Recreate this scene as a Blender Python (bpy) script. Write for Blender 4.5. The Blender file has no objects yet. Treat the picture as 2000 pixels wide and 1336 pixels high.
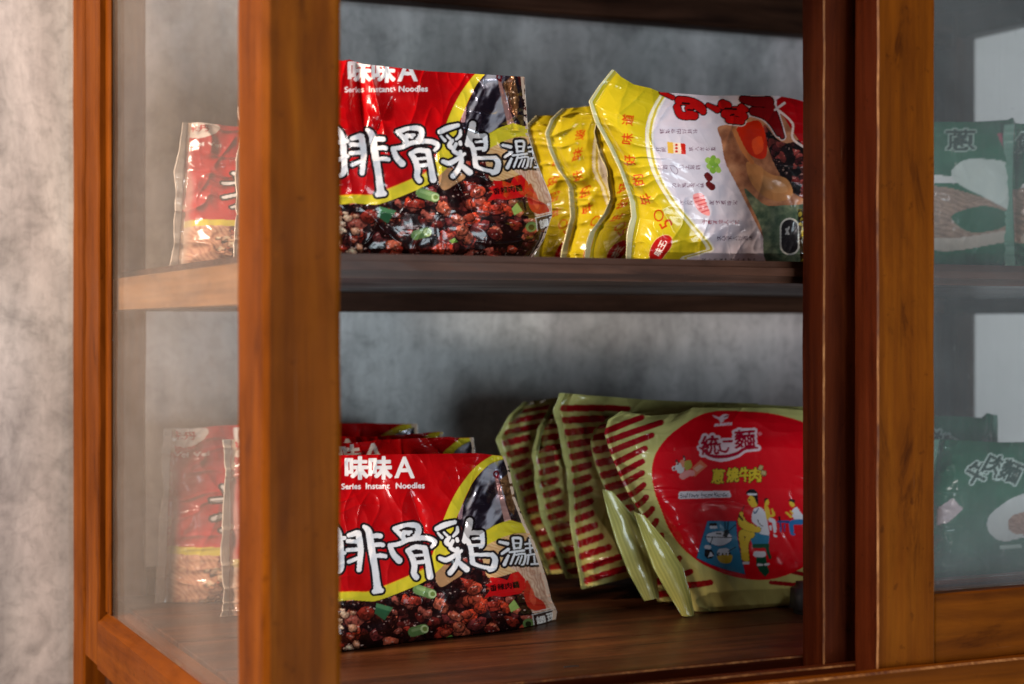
import bpy, bmesh, math, random
import numpy as np
from mathutils import Vector

SC = bpy.context.scene
COL = SC.collection
# ------------------------------------------------------------------ camera
# the cabinet's own axes are the world's: X along its front, Y into it, Z up; z = 0 is eye height
F, HZ, YAW = 3354.0, 638.0, math.radians(24.4)      # focal length and horizon in photo pixels
CV = np.array([math.sin(YAW), math.cos(YAW), 0.0]); CR = np.array([math.cos(YAW), -math.sin(YAW), 0.0])
CU = np.array([0.0, 0.0, 1.0])
CAM = np.array([-0.2308, -0.7957, 0.0])
cd = bpy.data.cameras.new('camera'); co = bpy.data.objects.new('camera', cd); COL.objects.link(co)
co.location = CAM; co.rotation_euler = (math.radians(90), 0, -YAW)
cd.sensor_width = 36.0; cd.lens = F / 2000 * 36.0
cd.shift_y = -(668 - HZ) / 2000.0
cd.clip_start = 0.02; cd.clip_end = 50
cd.dof.use_dof = True; cd.dof.focus_distance = 1.09; cd.dof.aperture_fstop = 6.0
SC.camera = co
# ------------------------------------------------------------------ world and lamps
w = bpy.data.worlds.new('World'); SC.world = w; w.use_nodes = True
w.node_tree.nodes['Background'].inputs[0].default_value = (0.80, 0.88, 1.0, 1)
w.node_tree.nodes['Background'].inputs[1].default_value = 0.05
def area(name, loc, aim, sx, sy, power, col):
    l = bpy.data.lights.new(name, 'AREA'); l.shape = 'RECTANGLE'; l.size = sx; l.size_y = sy
    l.energy = power; l.color = col
    o = bpy.data.objects.new(name, l); COL.objects.link(o); o.location = loc
    o.rotation_euler = (Vector(aim) - Vector(loc)).to_track_quat('-Z', 'Y').to_euler()
    return o
area('warm_lamp', (-1.55, -0.15, 0.98), (0.0, 0.35, 0.0), 0.45, 0.45, 84.0, (1.0, 0.80, 0.62))
area('ceiling_lamp', (0.35, -1.5, 1.15), (0.25, 0.2, 0.0), 0.40, 0.14, 9.5, (1.0, 0.95, 0.90))
area('window_light', (0.38, -2.3, -0.27), (0.38, 0.4, -0.06), 1.2, 0.7, 36.0, (0.78, 0.92, 1.0))
area('shelf_edge_light', (1.66, -2.2, -0.66), (0.3, 0.1, 0.0), 0.36, 0.5, 6.0, (1.0, 0.93, 0.95))  # added lamp, no real source; makes the shelf's lower edge catch a highlight
SC.view_settings.view_transform = 'Standard'; SC.view_settings.look = 'None'
SC.view_settings.exposure = 0.0; SC.view_settings.gamma = 1.0
SC.cycles.use_denoising = True
SC.cycles.max_bounces = 8; SC.cycles.transparent_max_bounces = 12
SC.cycles.sample_clamp_indirect = 4.0

# ------------------------------------------------------------------ small helpers
def lin(c):
    c = np.asarray(c, float)
    return np.where(c <= 0.04045, c / 12.92, ((c + 0.055) / 1.055) ** 2.4)
def rgb(r, g, b): return tuple(float(x) for x in lin(np.array([r, g, b]) / 255.0)) + (1.0,)
def ray(px, py): 
    px = np.asarray(px, float)[..., None]; py = np.asarray(py, float)[..., None]
    return CV + CR * (px - 1000) / F + CU * (HZ - py) / F
def hash2(ix, iy, s):
    n = (ix.astype(np.int64) * 374761393 + iy.astype(np.int64) * 668265263 + s * 974634777) & 0x7fffffff
    n = ((n ^ (n >> 13)) * 1274126177) & 0x7fffffff
    n = ((n ^ (n >> 16)) * 1911520717) & 0x7fffffff
    return ((n ^ (n >> 11)) & 0xffff) / 65535.0
def vnoise(x, y, s=0):
    ix = np.floor(x); iy = np.floor(y); fx = x - ix; fy = y - iy
    fx = fx * fx * fx * (fx * (fx * 6 - 15) + 10); fy = fy * fy * fy * (fy * (fy * 6 - 15) + 10)
    a = hash2(ix, iy, s); b = hash2(ix + 1, iy, s); c = hash2(ix, iy + 1, s); d = hash2(ix + 1, iy + 1, s)
    return (a * (1 - fx) + b * fx) * (1 - fy) + (c * (1 - fx) + d * fx) * fy
def fbm(x, y, s=0, o=4):
    r = 0; a = 0.5
    for k in range(o):
        r = r + a * vnoise(x, y, s + 17 * k); x = x * 2.03 + 3.1; y = y * 2.03 + 7.7; a *= 0.5
    return r / (1 - 0.5 ** o)
def ridge(x, y, s=0, p=2.0):
    return (1 - np.abs(2 * vnoise(x, y, s) - 1)) ** p
def smst(a, b, x):
    t = np.clip((x - a) / (b - a), 0, 1); return t * t * (3 - 2 * t)
def catmull(pts, n=8, closed=False):
    P = [np.array(p, float) for p in pts]; N = len(P); out = []
    for i in range(N if closed else N - 1):
        p1, p2 = P[i], P[(i + 1) % N]
        p0 = P[i - 1] if (closed or i > 0) else p1
        p3 = P[(i + 2) % N] if (closed or i + 2 < N) else p2
        for k in range(n):
            t = k / n
            out.append(0.5 * (2 * p1 + (p2 - p0) * t + (2 * p0 - 5 * p1 + 4 * p2 - p3) * t * t + (3 * p1 - p0 - 3 * p2 + p3) * t ** 3))
    if not closed: out.append(P[-1])
    return np.array(out)
def resample(pts, n):
    P = np.array(pts, float); s = np.r_[0, np.cumsum(np.hypot(*np.diff(P[:, :2], axis=0).T))]; s /= s[-1]
    t = np.linspace(0, 1, n)
    return np.stack([np.interp(t, s, P[:, k]) for k in range(P.shape[1])], 1)
def tag(o, label=None, cat=None, group=None, kind=None):
    if label: o['label'] = label
    if cat: o['category'] = cat
    if group: o['group'] = group
    if kind: o['kind'] = kind
    return o
def link(name, me, parent=None, loc=(0, 0, 0)):
    o = bpy.data.objects.new(name, me); COL.objects.link(o); o.location = loc
    if parent: o.parent = parent
    return o
def empty(name, loc=(0, 0, 0)):
    o = bpy.data.objects.new(name, None); COL.objects.link(o); o.location = loc; o.empty_display_size = 0.03
    return o

# ------------------------------------------------------------------ materials
class NT:
    def __init__(s, name):
        s.m = bpy.data.materials.new(name); s.m.use_nodes = True; s.t = s.m.node_tree; s.t.nodes.clear()
        s.out = s.n('ShaderNodeOutputMaterial')
    def n(s, t, **k):
        x = s.t.nodes.new(t)
        for a, b in k.items():
            if a.startswith('i_'): x.inputs[a[2:].replace('_', ' ')].default_value = b
            else: setattr(x, a, b)
        return x
    def l(s, a, b): s.t.links.new(a, b)
    def ramp(s, fac, stops):
        r = s.n('ShaderNodeValToRGB'); e = r.color_ramp.elements
        while len(e) < len(stops): e.new(0.5)
        for q, (p, c) in zip(e, stops): q.position = p; q.color = c
        s.l(fac, r.inputs[0]); return r.outputs[0]
    def coords(s, scale, loc=(0, 0, 0), rnd=True):
        tc = s.n('ShaderNodeTexCoord'); mp = s.n('ShaderNodeMapping'); mp.inputs['Scale'].default_value = scale
        mp.inputs['Location'].default_value = loc
        if rnd:
            oi = s.n('ShaderNodeObjectInfo'); mu = s.n('ShaderNodeMath', operation='MULTIPLY'); mu.inputs[1].default_value = 37.0
            s.l(oi.outputs['Random'], mu.inputs[0]); ad = s.n('ShaderNodeVectorMath', operation='ADD')
            s.l(tc.outputs['Object'], ad.inputs[0]); s.l(mu.outputs[0], ad.inputs[1]); s.l(ad.outputs[0], mp.inputs[0])
        else: s.l(tc.outputs['Object'], mp.inputs[0])
        return mp.outputs[0]
    def noise(s, vec, scale, detail=4, rough=0.55, dist=0.0):
        x = s.n('ShaderNodeTexNoise'); x.inputs['Scale'].default_value = scale; x.inputs['Detail'].default_value = detail
        x.inputs['Roughness'].default_value = rough; x.inputs['Distortion'].default_value = dist
        s.l(vec, x.inputs['Vector']); return x.outputs[0]
    def mix(s, a, b, f, mode='MIX'):
        x = s.n('ShaderNodeMix', data_type='RGBA', blend_type=mode)
        for v, i in ((a, 6), (b, 7), (f, 0)):
            if hasattr(v, 'is_linked'): s.l(v, x.inputs[i])
            else: x.inputs[i].default_value = v
        return x.outputs[2]
    def math(s, op, a, b):
        x = s.n('ShaderNodeMath', operation=op)
        for v, i in ((a, 0), (b, 1)):
            if hasattr(v, 'is_linked'): s.l(v, x.inputs[i])
            else: x.inputs[i].default_value = v
        return x.outputs[0]
    def bump(s, h, strength, dist=0.001):
        b = s.n('ShaderNodeBump'); b.inputs['Strength'].default_value = strength; b.inputs['Distance'].default_value = dist
        s.l(h, b.inputs['Height']); return b.outputs[0]

def wood(name, c_lo, c_mid, c_hi, axis='Z', rough=0.5, stain=0.5, coat=0.0, spec=0.05):
    t = NT(name); sc = {'X': (3, 40, 40), 'Y': (40, 3, 40), 'Z': (40, 40, 3)}[axis]
    g = t.noise(t.coords(sc), 1.6, 6, 0.62, 0.6)
    sc2 = {'X': (2, 240, 240), 'Y': (240, 2, 240), 'Z': (240, 240, 2)}[axis]
    g2 = t.noise(t.coords(sc2), 1.0, 2, 0.5)
    big = t.noise(t.coords((9, 9, 9)), 1.0, 5, 0.6)
    sp = t.noise(t.coords((120, 120, 120)), 1.0, 3, 0.7)
    col = t.ramp(g, [(0.30, c_lo), (0.5, c_mid), (0.72, c_hi)])
    col = t.mix(col, t.ramp(g2, [(0.35, (0.62, 0.6, 0.58, 1)), (0.6, (1.1, 1.1, 1.1, 1))]), 0.40, 'MULTIPLY')
    col = t.mix(col, t.ramp(big, [(0.28, (0.45, 0.40, 0.36, 1)), (0.52, (1, 1, 1, 1))]), stain, 'MULTIPLY')
    col = t.mix(col, t.ramp(sp, [(0.28, (0.45, 0.4, 0.4, 1)), (0.36, (1, 1, 1, 1)), (0.70, (1, 1, 1, 1)), (0.78, (1.5, 1.5, 1.5, 1))]), 0.6, 'MULTIPLY')
    gr = t.noise(t.coords({'X': (7, 30, 30), 'Y': (30, 7, 30), 'Z': (30, 30, 7)}[axis], (5, 3, 1)), 1.0, 6, 0.68, 1.2)
    sr = t.noise(t.coords({'X': (10, 420, 420), 'Y': (420, 10, 420), 'Z': (420, 420, 10)}[axis], (2, 8, 4)), 1.0, 3, 0.6, 0.4)
    col = t.mix(col, t.ramp(gr, [(0.30, (0.30, 0.24, 0.22, 1)), (0.40, (0.85, 0.83, 0.82, 1)), (0.5, (1, 1, 1, 1)), (0.68, (1.15, 1.15, 1.2, 1))]), 0.85, 'MULTIPLY')
    col = t.mix(col, (0.34, 0.20, 0.11, 1), t.math('MULTIPLY', t.ramp(sr, [(0.70, (0, 0, 0, 1)), (0.76, (1, 1, 1, 1))]), 0.22))
    p = t.n('ShaderNodeBsdfPrincipled'); t.l(col, p.inputs['Base Color'])
    t.l(t.ramp(big, [(0.3, (rough + .18,) * 3 + (1,)), (0.7, (rough - .06,) * 3 + (1,))]), p.inputs['Roughness'])
    p.inputs['Coat Weight'].default_value = coat * .4; p.inputs['Coat Roughness'].default_value = 0.22; p.inputs['Specular IOR Level'].default_value = spec
    h = t.math('ADD', t.math('MULTIPLY', g2, 0.5), t.math('MULTIPLY', sp, 0.35))
    t.l(t.bump(h, 0.35, 0.0006), p.inputs['Normal'])
    t.l(p.outputs[0], t.out.inputs[0]); return t.m

O_LO, O_MID, O_HI = (0.095, 0.022, 0.0010, 1), (0.150, 0.037, 0.0014, 1), (0.21, 0.058, 0.0025, 1)
R_LO, R_MID, R_HI = (0.030, 0.005, 0.002, 1), (0.062, 0.011, 0.003, 1), (0.10, 0.021, 0.006, 1)
M = {}
for ax in 'XYZ':
    M['orange' + ax] = wood('varnished_orange_wood_' + ax, O_LO, O_MID, O_HI, ax)
    M['red' + ax] = wood('varnished_red_brown_wood_' + ax, R_LO, R_MID, R_HI, ax, 0.38)
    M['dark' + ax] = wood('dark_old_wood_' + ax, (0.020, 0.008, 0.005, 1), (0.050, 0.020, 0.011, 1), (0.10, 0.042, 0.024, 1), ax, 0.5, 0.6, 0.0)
M['shelf'] = wood('shelf_wood', (0.030, 0.010, 0.005, 1), (0.062, 0.023, 0.012, 1), (0.11, 0.045, 0.026, 1), 'X', 0.40, 0.8, 0.5, 0.12)
M['floorboard'] = wood('cabinet_floor_wood', (0.018, 0.005, 0.002, 1), (0.080, 0.023, 0.007, 1), (0.16, 0.052, 0.015, 1), 'X', 0.40, 0.9, 0.35, 0.25)
def worn_wood():
    t = NT('worn_edge'); a = t.noise(t.coords((30, 30, 14)), 1.0, 5, 0.7); b = t.noise(t.coords((400, 400, 60)), 1.0, 3, 0.6)
    col = t.ramp(t.math('ADD', t.math('MULTIPLY', a, .75), t.math('MULTIPLY', b, .25)), [(0.42, (0.07, 0.016, 0.003, 1)), (0.53, (0.20, 0.07, 0.014, 1)), (0.66, (0.46, 0.22, 0.08, 1))])
    p = t.n('ShaderNodeBsdfPrincipled'); t.l(col, p.inputs['Base Color']); p.inputs['Roughness'].default_value = .6
    t.l(t.bump(b, .5, .001), p.inputs['Normal']); t.l(p.outputs[0], t.out.inputs[0]); return t.m
M['worn'] = worn_wood()
M['bearer'] = wood('pale_orange_wood', (0.18, 0.085, 0.034, 1), (0.25, 0.125, 0.052, 1), (0.32, 0.175, 0.08, 1), 'Y')
M['bare'] = wood('worn_bare_wood_edge', (0.30, 0.13, 0.045, 1), (0.46, 0.22, 0.09, 1), (0.60, 0.34, 0.16, 1), 'Z', 0.6, 0.4, 0.0)

def concrete():
    t = NT('mottled_grey_plaster'); v = t.coords((1, 1, 1), rnd=False)
    vs = t.coords((1, 1, 0.42), rnd=False)
    a = t.noise(vs, 9.0, 7, 0.62, 0.5); b = t.noise(v, 24.0, 7, 0.62, 0.8); c = t.noise(vs, 3.2, 4, 0.5, 0.4)
    d = t.noise(t.coords((1, 1, 0.16), rnd=False), 30.0, 6, 0.7)
    g = t.noise(v, 95.0, 6, 0.72, 0.6)
    col = t.ramp(a, [(0.36, (0.34, 0.338, 0.336, 1)), (0.46, (0.46, 0.458, 0.456, 1)), (0.56, (0.58, 0.577, 0.573, 1)), (0.66, (0.70, 0.697, 0.69, 1))])
    col = t.mix(col, t.ramp(b, [(0.30, (0.55, 0.55, 0.55, 1)), (0.5, (1, 1, 1, 1)), (0.72, (1.18, 1.18, 1.18, 1))]), 0.75, 'MULTIPLY')
    col = t.mix(col, t.ramp(c, [(0.42, (1, 1, 1, 1)), (0.62, (1.0, 0.86, 0.88, 1))]), 0.7, 'MULTIPLY')
    col = t.mix(col, t.ramp(d, [(0.35, (0.72, 0.72, 0.73, 1)), (0.6, (1.05, 1.05, 1.05, 1))]), 0.7, 'MULTIPLY')
    col = t.mix(col, t.ramp(g, [(0.32, (0.62, 0.62, 0.62, 1)), (0.5, (1, 1, 1, 1)), (0.7, (1.12, 1.12, 1.12, 1))]), 0.6, 'MULTIPLY')
    p = t.n('ShaderNodeBsdfPrincipled'); t.l(col, p.inputs['Base Color']); p.inputs['Roughness'].default_value = 0.8
    t.l(t.bump(t.math('ADD', a, t.math('MULTIPLY', b, 0.5)), 0.45, 0.003), p.inputs['Normal'])
    t.l(p.outputs[0], t.out.inputs[0]); return t.m
def plain(name, c, rough=0.6, metal=0.0, noise_amt=0.25, scale=25):
    t = NT(name); n = t.noise(t.coords((1, 1, 1)), scale, 5, 0.6)
    k = 1 - noise_amt
    col = t.mix(c, t.ramp(n, [(0.3, (k, k, k, 1)), (0.65, (1, 1, 1, 1))]), 1.0, 'MULTIPLY')
    p = t.n('ShaderNodeBsdfPrincipled'); t.l(col, p.inputs['Base Color']); p.inputs['Roughness'].default_value = rough
    p.inputs['Metallic'].default_value = metal
    t.l(t.bump(n, 0.15, 0.001), p.inputs['Normal']); t.l(p.outputs[0], t.out.inputs[0]); return t.m
def glass(name, dust_col, lo, hi, axis):
    # window glass with a film of old dust: clear + mirror by Fresnel + a thin, uneven diffuse veil with scratches
    t = NT(name)
    n1 = t.noise(t.coords((6, 6, 6)), 1.0, 5, 0.6, 0.7)
    st = t.noise(t.coords((260, 260, 4) if axis == 'V' else (90, 90, 30)), 1.0, 3, 0.6)
    sp = t.noise(t.coords((170, 170, 170)), 1.0, 2, 0.5)
    f = t.ramp(n1, [(0.30, (lo, lo, lo, 1)), (0.72, (hi, hi, hi, 1))])
    f = t.math('ADD', f, t.ramp(st, [(0.56, (0, 0, 0, 1)), (0.80, (hi * .35,) * 3 + (1,))]))
    f = t.math('ADD', f, t.ramp(sp, [(0.72, (0, 0, 0, 1)), (0.78, (0.08, 0.08, 0.08, 1))]))
    tr = t.n('ShaderNodeBsdfTransparent'); gl = t.n('ShaderNodeBsdfGlossy'); gl.inputs['Roughness'].default_value = 0.03
    di = t.n('ShaderNodeBsdfDiffuse'); di.inputs[0].default_value = dust_col
    tl = t.n('ShaderNodeBsdfTranslucent'); tl.inputs[0].default_value = dust_col
    dm = t.n('ShaderNodeMixShader'); dm.inputs[0].default_value = 0.35; t.l(di.outputs[0], dm.inputs[1]); t.l(tl.outputs[0], dm.inputs[2])
    lw = t.n('ShaderNodeLayerWeight'); fr = t.n('ShaderNodeMath', operation='MULTIPLY_ADD'); t.l(t.math('POWER', lw.outputs['Facing'], 5.0), fr.inputs[0]); fr.inputs[1].default_value = 0.55; fr.inputs[2].default_value = 0.03
    m1 = t.n('ShaderNodeMixShader'); t.l(fr.outputs[0], m1.inputs[0]); t.l(tr.outputs[0], m1.inputs[1]); t.l(gl.outputs[0], m1.inputs[2])
    m2 = t.n('ShaderNodeMixShader'); t.l(f, m2.inputs[0]); t.l(m1.outputs[0], m2.inputs[1]); t.l(dm.outputs[0], m2.inputs[2])
    t.l(m2.outputs[0], t.out.inputs[0]); return t.m
def film():
    # printed plastic film: colour comes from the print painted on the sheet, alpha marks bare silver film
    t = NT('printed_plastic_film'); at = t.n('ShaderNodeAttribute'); at.attribute_name = 'print'
    p = t.n('ShaderNodeBsdfPrincipled'); t.l(at.outputs['Color'], p.inputs['Base Color'])
    v = t.coords((1, 1, 1), rnd=False)
    n = t.noise(v, 130, 3, 0.5, 0.5); n2 = t.noise(v, 45, 4, 0.6)
    mt = t.math('SUBTRACT', 1.0, at.outputs['Alpha']); t.l(t.math('MULTIPLY', mt, 0.85), p.inputs['Metallic'])
    t.l(t.ramp(n2, [(0.3, (0.16, 0.16, 0.16, 1)), (0.7, (0.28, 0.28, 0.28, 1))]), p.inputs['Roughness'])
    p.inputs['Specular IOR Level'].default_value = 0.22
    p.inputs['Coat Weight'].default_value = 0.4; p.inputs['Coat Roughness'].default_value = 0.085
    t.l(t.bump(n, 0.16, 0.001), p.inputs['Normal'])
    t.l(p.outputs[0], t.out.inputs[0]); return t.m
M['wall'] = concrete()
M['white_wall'] = plain('white_painted_wall', (0.80, 0.81, 0.80, 1), 0.7, 0, 0.10, 6)
M['ground'] = plain('dark_floor_tile', (0.10, 0.095, 0.09, 1), 0.6, 0, 0.4, 6)
M['grey_plastic'] = plain('dark_grey_plastic', (0.045, 0.045, 0.055, 1), 0.45)
M['black'] = plain('black_knot', (0.008, 0.006, 0.005, 1), 0.7)
M['glass_side'] = glass('dusty_side_glass', (0.78, 0.68, 0.58, 1), 0.03, 0.09, 'V')
M['glass_door'] = glass('scratched_door_glass', (0.72, 0.76, 0.77, 1), 0.016, 0.075, 'V')
M['glass_far'] = glass('dusty_far_glass', (0.75, 0.78, 0.78, 1), 0.02, 0.06, 'V')
M['film'] = film()

# ------------------------------------------------------------------ setting
def sheet(name, pts, mat):
    me = bpy.data.meshes.new(name); me.from_pydata(pts, [], [(0, 1, 2, 3)]); me.materials.append(mat)
    return tag(link(name, me), kind='structure')
def slab(name, x0, x1, y0, y1, z0, z1, mat):
    me = bpy.data.meshes.new(name); bm = bmesh.new(); bmesh.ops.create_cube(bm, size=1)
    for v in bm.verts: v.co = Vector(((x0, x1)[v.co.x > 0], (y0, y1)[v.co.y > 0], (z0, z1)[v.co.z > 0]))
    bm.to_mesh(me); bm.free(); me.materials.append(mat)
    return tag(link(name, me), kind='structure')
GZ = -1.05
slab('back_wall', -3.0, 0.815, 0.530, 0.63, GZ, 1.6, M['wall'])
slab('white_wall', 0.70, 2.8, 0.80, 0.90, GZ, 1.6, M['white_wall'])
slab('ground', -3.2, 2.8, -3.0, 0.7, GZ - 0.05, GZ, M['ground'])

# ------------------------------------------------------------------ cabinet
def box(name, x0, x1, y0, y1, z0, z1, mat, parent, bevel=0.0012, worn=False, seg=0, wob=0.0, seed=1, side=None, bseg=1):
    bm = bmesh.new(); bmesh.ops.create_cube(bm, size=1)
    c = Vector(((x0 + x1) / 2, (y0 + y1) / 2, (z0 + z1) / 2)); d = Vector((x1 - x0, y1 - y0, z1 - z0))
    for v in bm.verts: v.co = Vector((v.co.x * d.x, v.co.y * d.y, v.co.z * d.z))
    if bevel:
        r = bmesh.ops.bevel(bm, geom=bm.edges[:], offset=bevel, segments=bseg, affect='EDGES')
        if worn:
            for f in r['faces']: f.material_index = 1
    if seg:
        ax = max(range(3), key=lambda k: d[k])
        for k in range(1, seg):
            p = Vector((0, 0, 0)); p[ax] = -d[ax] / 2 + d[ax] * k / seg; n = Vector((0, 0, 0)); n[ax] = 1
            g = bm.verts[:] + bm.edges[:] + bm.faces[:]
            bmesh.ops.bisect_plane(bm, geom=g, plane_co=p, plane_no=n)
        for v in bm.verts:
            q = v.co[ax] / 0.028; s_ = seed + sum((1 << k) for k in range(3) if k != ax and v.co[k] > 0) * 7
            for k in range(3):
                if k != ax: v.co[k] += float(fbm(np.array(q), np.array(k * 3.3), s_, 2) - .5) * 3 * wob
    me = bpy.data.meshes.new(name); bm.to_mesh(me); bm.free(); me.materials.append(mat)
    if worn: me.materials.append(M['worn'])
    if side:
        me.materials.append(side)
        for p in me.polygons:
            if p.normal.x < -0.95: p.material_index = len(me.materials) - 1
    o = link(name, me, parent)
    base = Vector((0, 0, 0)); q = parent
    while q: base += q.location; q = q.parent
    o.location = c - base
    return o
CABX, ZF, ZS, ZT = 0.810, -0.1975, 0.0395, 0.256
cab = tag(empty('display_cabinet', (0.405, 0.25, GZ)), 'old brown varnished wooden display cabinet with glass sides and sliding glass doors', 'cabinet')
box('post', 0, 0.0393, 0, 0.0485, GZ, 0.34, M['orangeZ'], cab, 0.0030, False, 90, 0.00030, 3)
box('post', 0, 0.046, 0.466, 0.505, GZ, 0.34, M['orangeZ'], cab, 0.0016, False, 40, 0.0003, 4)
box('post', CABX - 0.0225, CABX, 0.466, 0.505, GZ, 0.34, M['darkZ'], cab, 0.0016)
box('post', CABX - 0.04, CABX, 0, 0.0485, GZ, 0.34, M['orangeZ'], cab, 0.0018)
# left side frame
sf = empty('side_frame', (0.0, 0.25, -0.2)); sf.parent = cab; sf.location = Vector((0, 0.25, -0.2)) - cab.location
box('stile', 0.0015, 0.0078, 0.4145, 0.4645, -0.238, 0.33, M['orangeZ'], sf, 0.001, False, 50, 0.00035, 8)
box('glazing_bead', 0.0060, 0.0080, 0.398, 0.4138, -0.1995, 0.30, M['orangeZ'], sf, 0.0008)
def prism(name, prof, y0, y1, mat, parent):
    base = Vector((0, 0, 0)); q = parent
    while q: base += q.location; q = q.parent
    n = len(prof); me = bpy.data.meshes.new(name)
    vs = [(x - base.x, y - base.y, z - base.z) for y in (y0, y1) for x, z in prof]
    fs = [tuple(range(n))[::-1], tuple(range(n, 2 * n))] + [(i, (i + 1) % n, n + (i + 1) % n, n + i) for i in range(n)]
    me.from_pydata(vs, [], fs); me.materials.append(mat); return link(name, me, parent)
prism('rail', [(0.0005, -0.2385), (0.0215, -0.2385), (0.0215, -0.2000), (0.0080, -0.2000), (0.0008, -0.2062)], 0.0490, 0.4140, M['orangeY'], sf)
box('rail', 0.0005, 0.0215, 0.0490, 0.4140, 0.30, 0.335, M['orangeY'], sf)
box('pane', 0.0082, 0.0104, 0.0490, 0.4135, -0.1998, 0.2995, M['glass_side'], sf, 0)
box('dark_filler_panel', 0.016, 0.024, 0.0490, 0.4655, GZ + 0.1, -0.2395, M['darkZ'], cab, 0)  # added dark panel, keeps the space under the rail black
# right side frame
rf = empty('side_frame'); rf.parent = cab; rf.location = Vector((CABX, 0.25, -0.2)) - cab.location
box('rail', CABX - 0.0215, CABX - 0.0005, 0.0490, 0.4655, ZT + 0.008, 0.335, M['darkY'], rf)
box('rail', CABX - 0.0215, CABX - 0.0005, 0.0490, 0.4655, -0.2385, -0.199, M['darkY'], rf)
box('pane', CABX - 0.0130, CABX - 0.0100, 0.0490, 0.4655, -0.1988, ZT + 0.0078, M['glass_far'], rf, 0)
# shelf, its bearers, floor, top
box('shelf', 0.0225, CABX - 0.0235, 0.079, 0.464, 0.0262, ZS, M['shelf'], cab, 0.0042, False, 60, 0.00006, 5, None, 4)
box('shelf_bearer', 0.0122, 0.0222, 0.0500, 0.4640, 0.0112, 0.0336, M['bearer'], cab, 0.0006)
box('shelf_bearer', CABX - 0.036, CABX - 0.022, 0.0500, 0.4640, 0.0112, 0.0258, M['darkY'], cab)
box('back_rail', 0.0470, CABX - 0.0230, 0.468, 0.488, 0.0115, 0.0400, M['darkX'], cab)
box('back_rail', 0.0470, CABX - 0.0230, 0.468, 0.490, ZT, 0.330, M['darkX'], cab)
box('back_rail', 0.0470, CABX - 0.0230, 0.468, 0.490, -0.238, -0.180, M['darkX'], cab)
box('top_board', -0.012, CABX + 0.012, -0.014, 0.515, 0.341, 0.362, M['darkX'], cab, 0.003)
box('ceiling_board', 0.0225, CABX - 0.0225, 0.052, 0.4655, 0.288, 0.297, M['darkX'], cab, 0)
nb = 4; ys = np.linspace(0.0735, 0.466, nb + 1)
for k in range(nb):
    box('floor_plank', 0.0225, CABX - 0.0225, ys[k] + 0.0002, ys[k + 1] - 0.0002, ZF - 0.012, ZF, M['floorboard'], cab, 0.0006)
box('knot_hole', 0.206, 0.219, 0.096, 0.1005, ZF - 0.002, ZF + 0.0006, M['black'], cab, 0.002)
box('front_rail', 0.0398, CABX - 0.0405, 0.0005, 0.0100, -0.262, -0.1950, M['orangeX'], cab, 0.0012, True, 40, 0.0003, 6)
box('track_bed', 0.0398, CABX - 0.0405, 0.0104, 0.0730, -0.216, -0.2055, M['redX'], cab, 0)
box('track_ridge', 0.0398, CABX - 0.0405, 0.0355, 0.0440, -0.2053, -0.1972, M['redX'], cab, 0.0010, True, 40, 0.0002, 7)
box('floor_lip', 0.0398, CABX - 0.0405, 0.0685, 0.0733, -0.2053, -0.1968, M['redX'], cab, 0.0010, True, 40, 0.0002, 9)
box('front_rail', 0.0398, CABX - 0.0405, 0.0005, 0.050, 0.300, 0.3395, M['orangeX'], cab)
# sliding doors
def door(x0, x1, y0, y1, mat_l, worn_seed, woodf, woods):
    d = empty('sliding_door'); d.parent = cab; d.location = Vector(((x0 + x1) / 2, (y0 + y1) / 2, -0.205)) - cab.location
    sw = 0.0405; zb, zt, rh = -0.2050, 0.300, 0.0490
    box('stile', x0, x0 + sw, y0, y1, zb, zt, M[woodf + 'Z'], d, 0.0009, True, 90, 0.00022, worn_seed, M['redZ'])
    box('stile', x1 - sw, x1, y0, y1, zb, zt, M[woodf + 'Z'], d, 0.0009)
    box('rail', x0 + sw + 0.0003, x1 - sw - 0.0003, y0 + 0.0008, y1 - 0.0008, zb, zb + rh, M[woodf + 'X'], d, 0.0010, False, 30, 0.0002, worn_seed + 3)
    box('rail', x0 + sw + 0.0003, x1 - sw - 0.0003, y0 + 0.0008, y1 - 0.0008, zt - 0.03, zt, M[woodf + 'X'], d, 0.0010)
    ym = (y0 + y1) / 2
    box('pane', x0 + sw + 0.0002, x1 - sw - 0.0002, ym - 0.0012, ym + 0.0012, zb + rh + 0.0002, zt - 0.0302, M['glass_door'], d, 0)
    return d
door(0.3655, 0.769, 0.0125, 0.0350, None, 11, 'orange', 'red')
door(0.3515, 0.755, 0.0455, 0.0680, None, 21, 'red', 'red')

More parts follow.
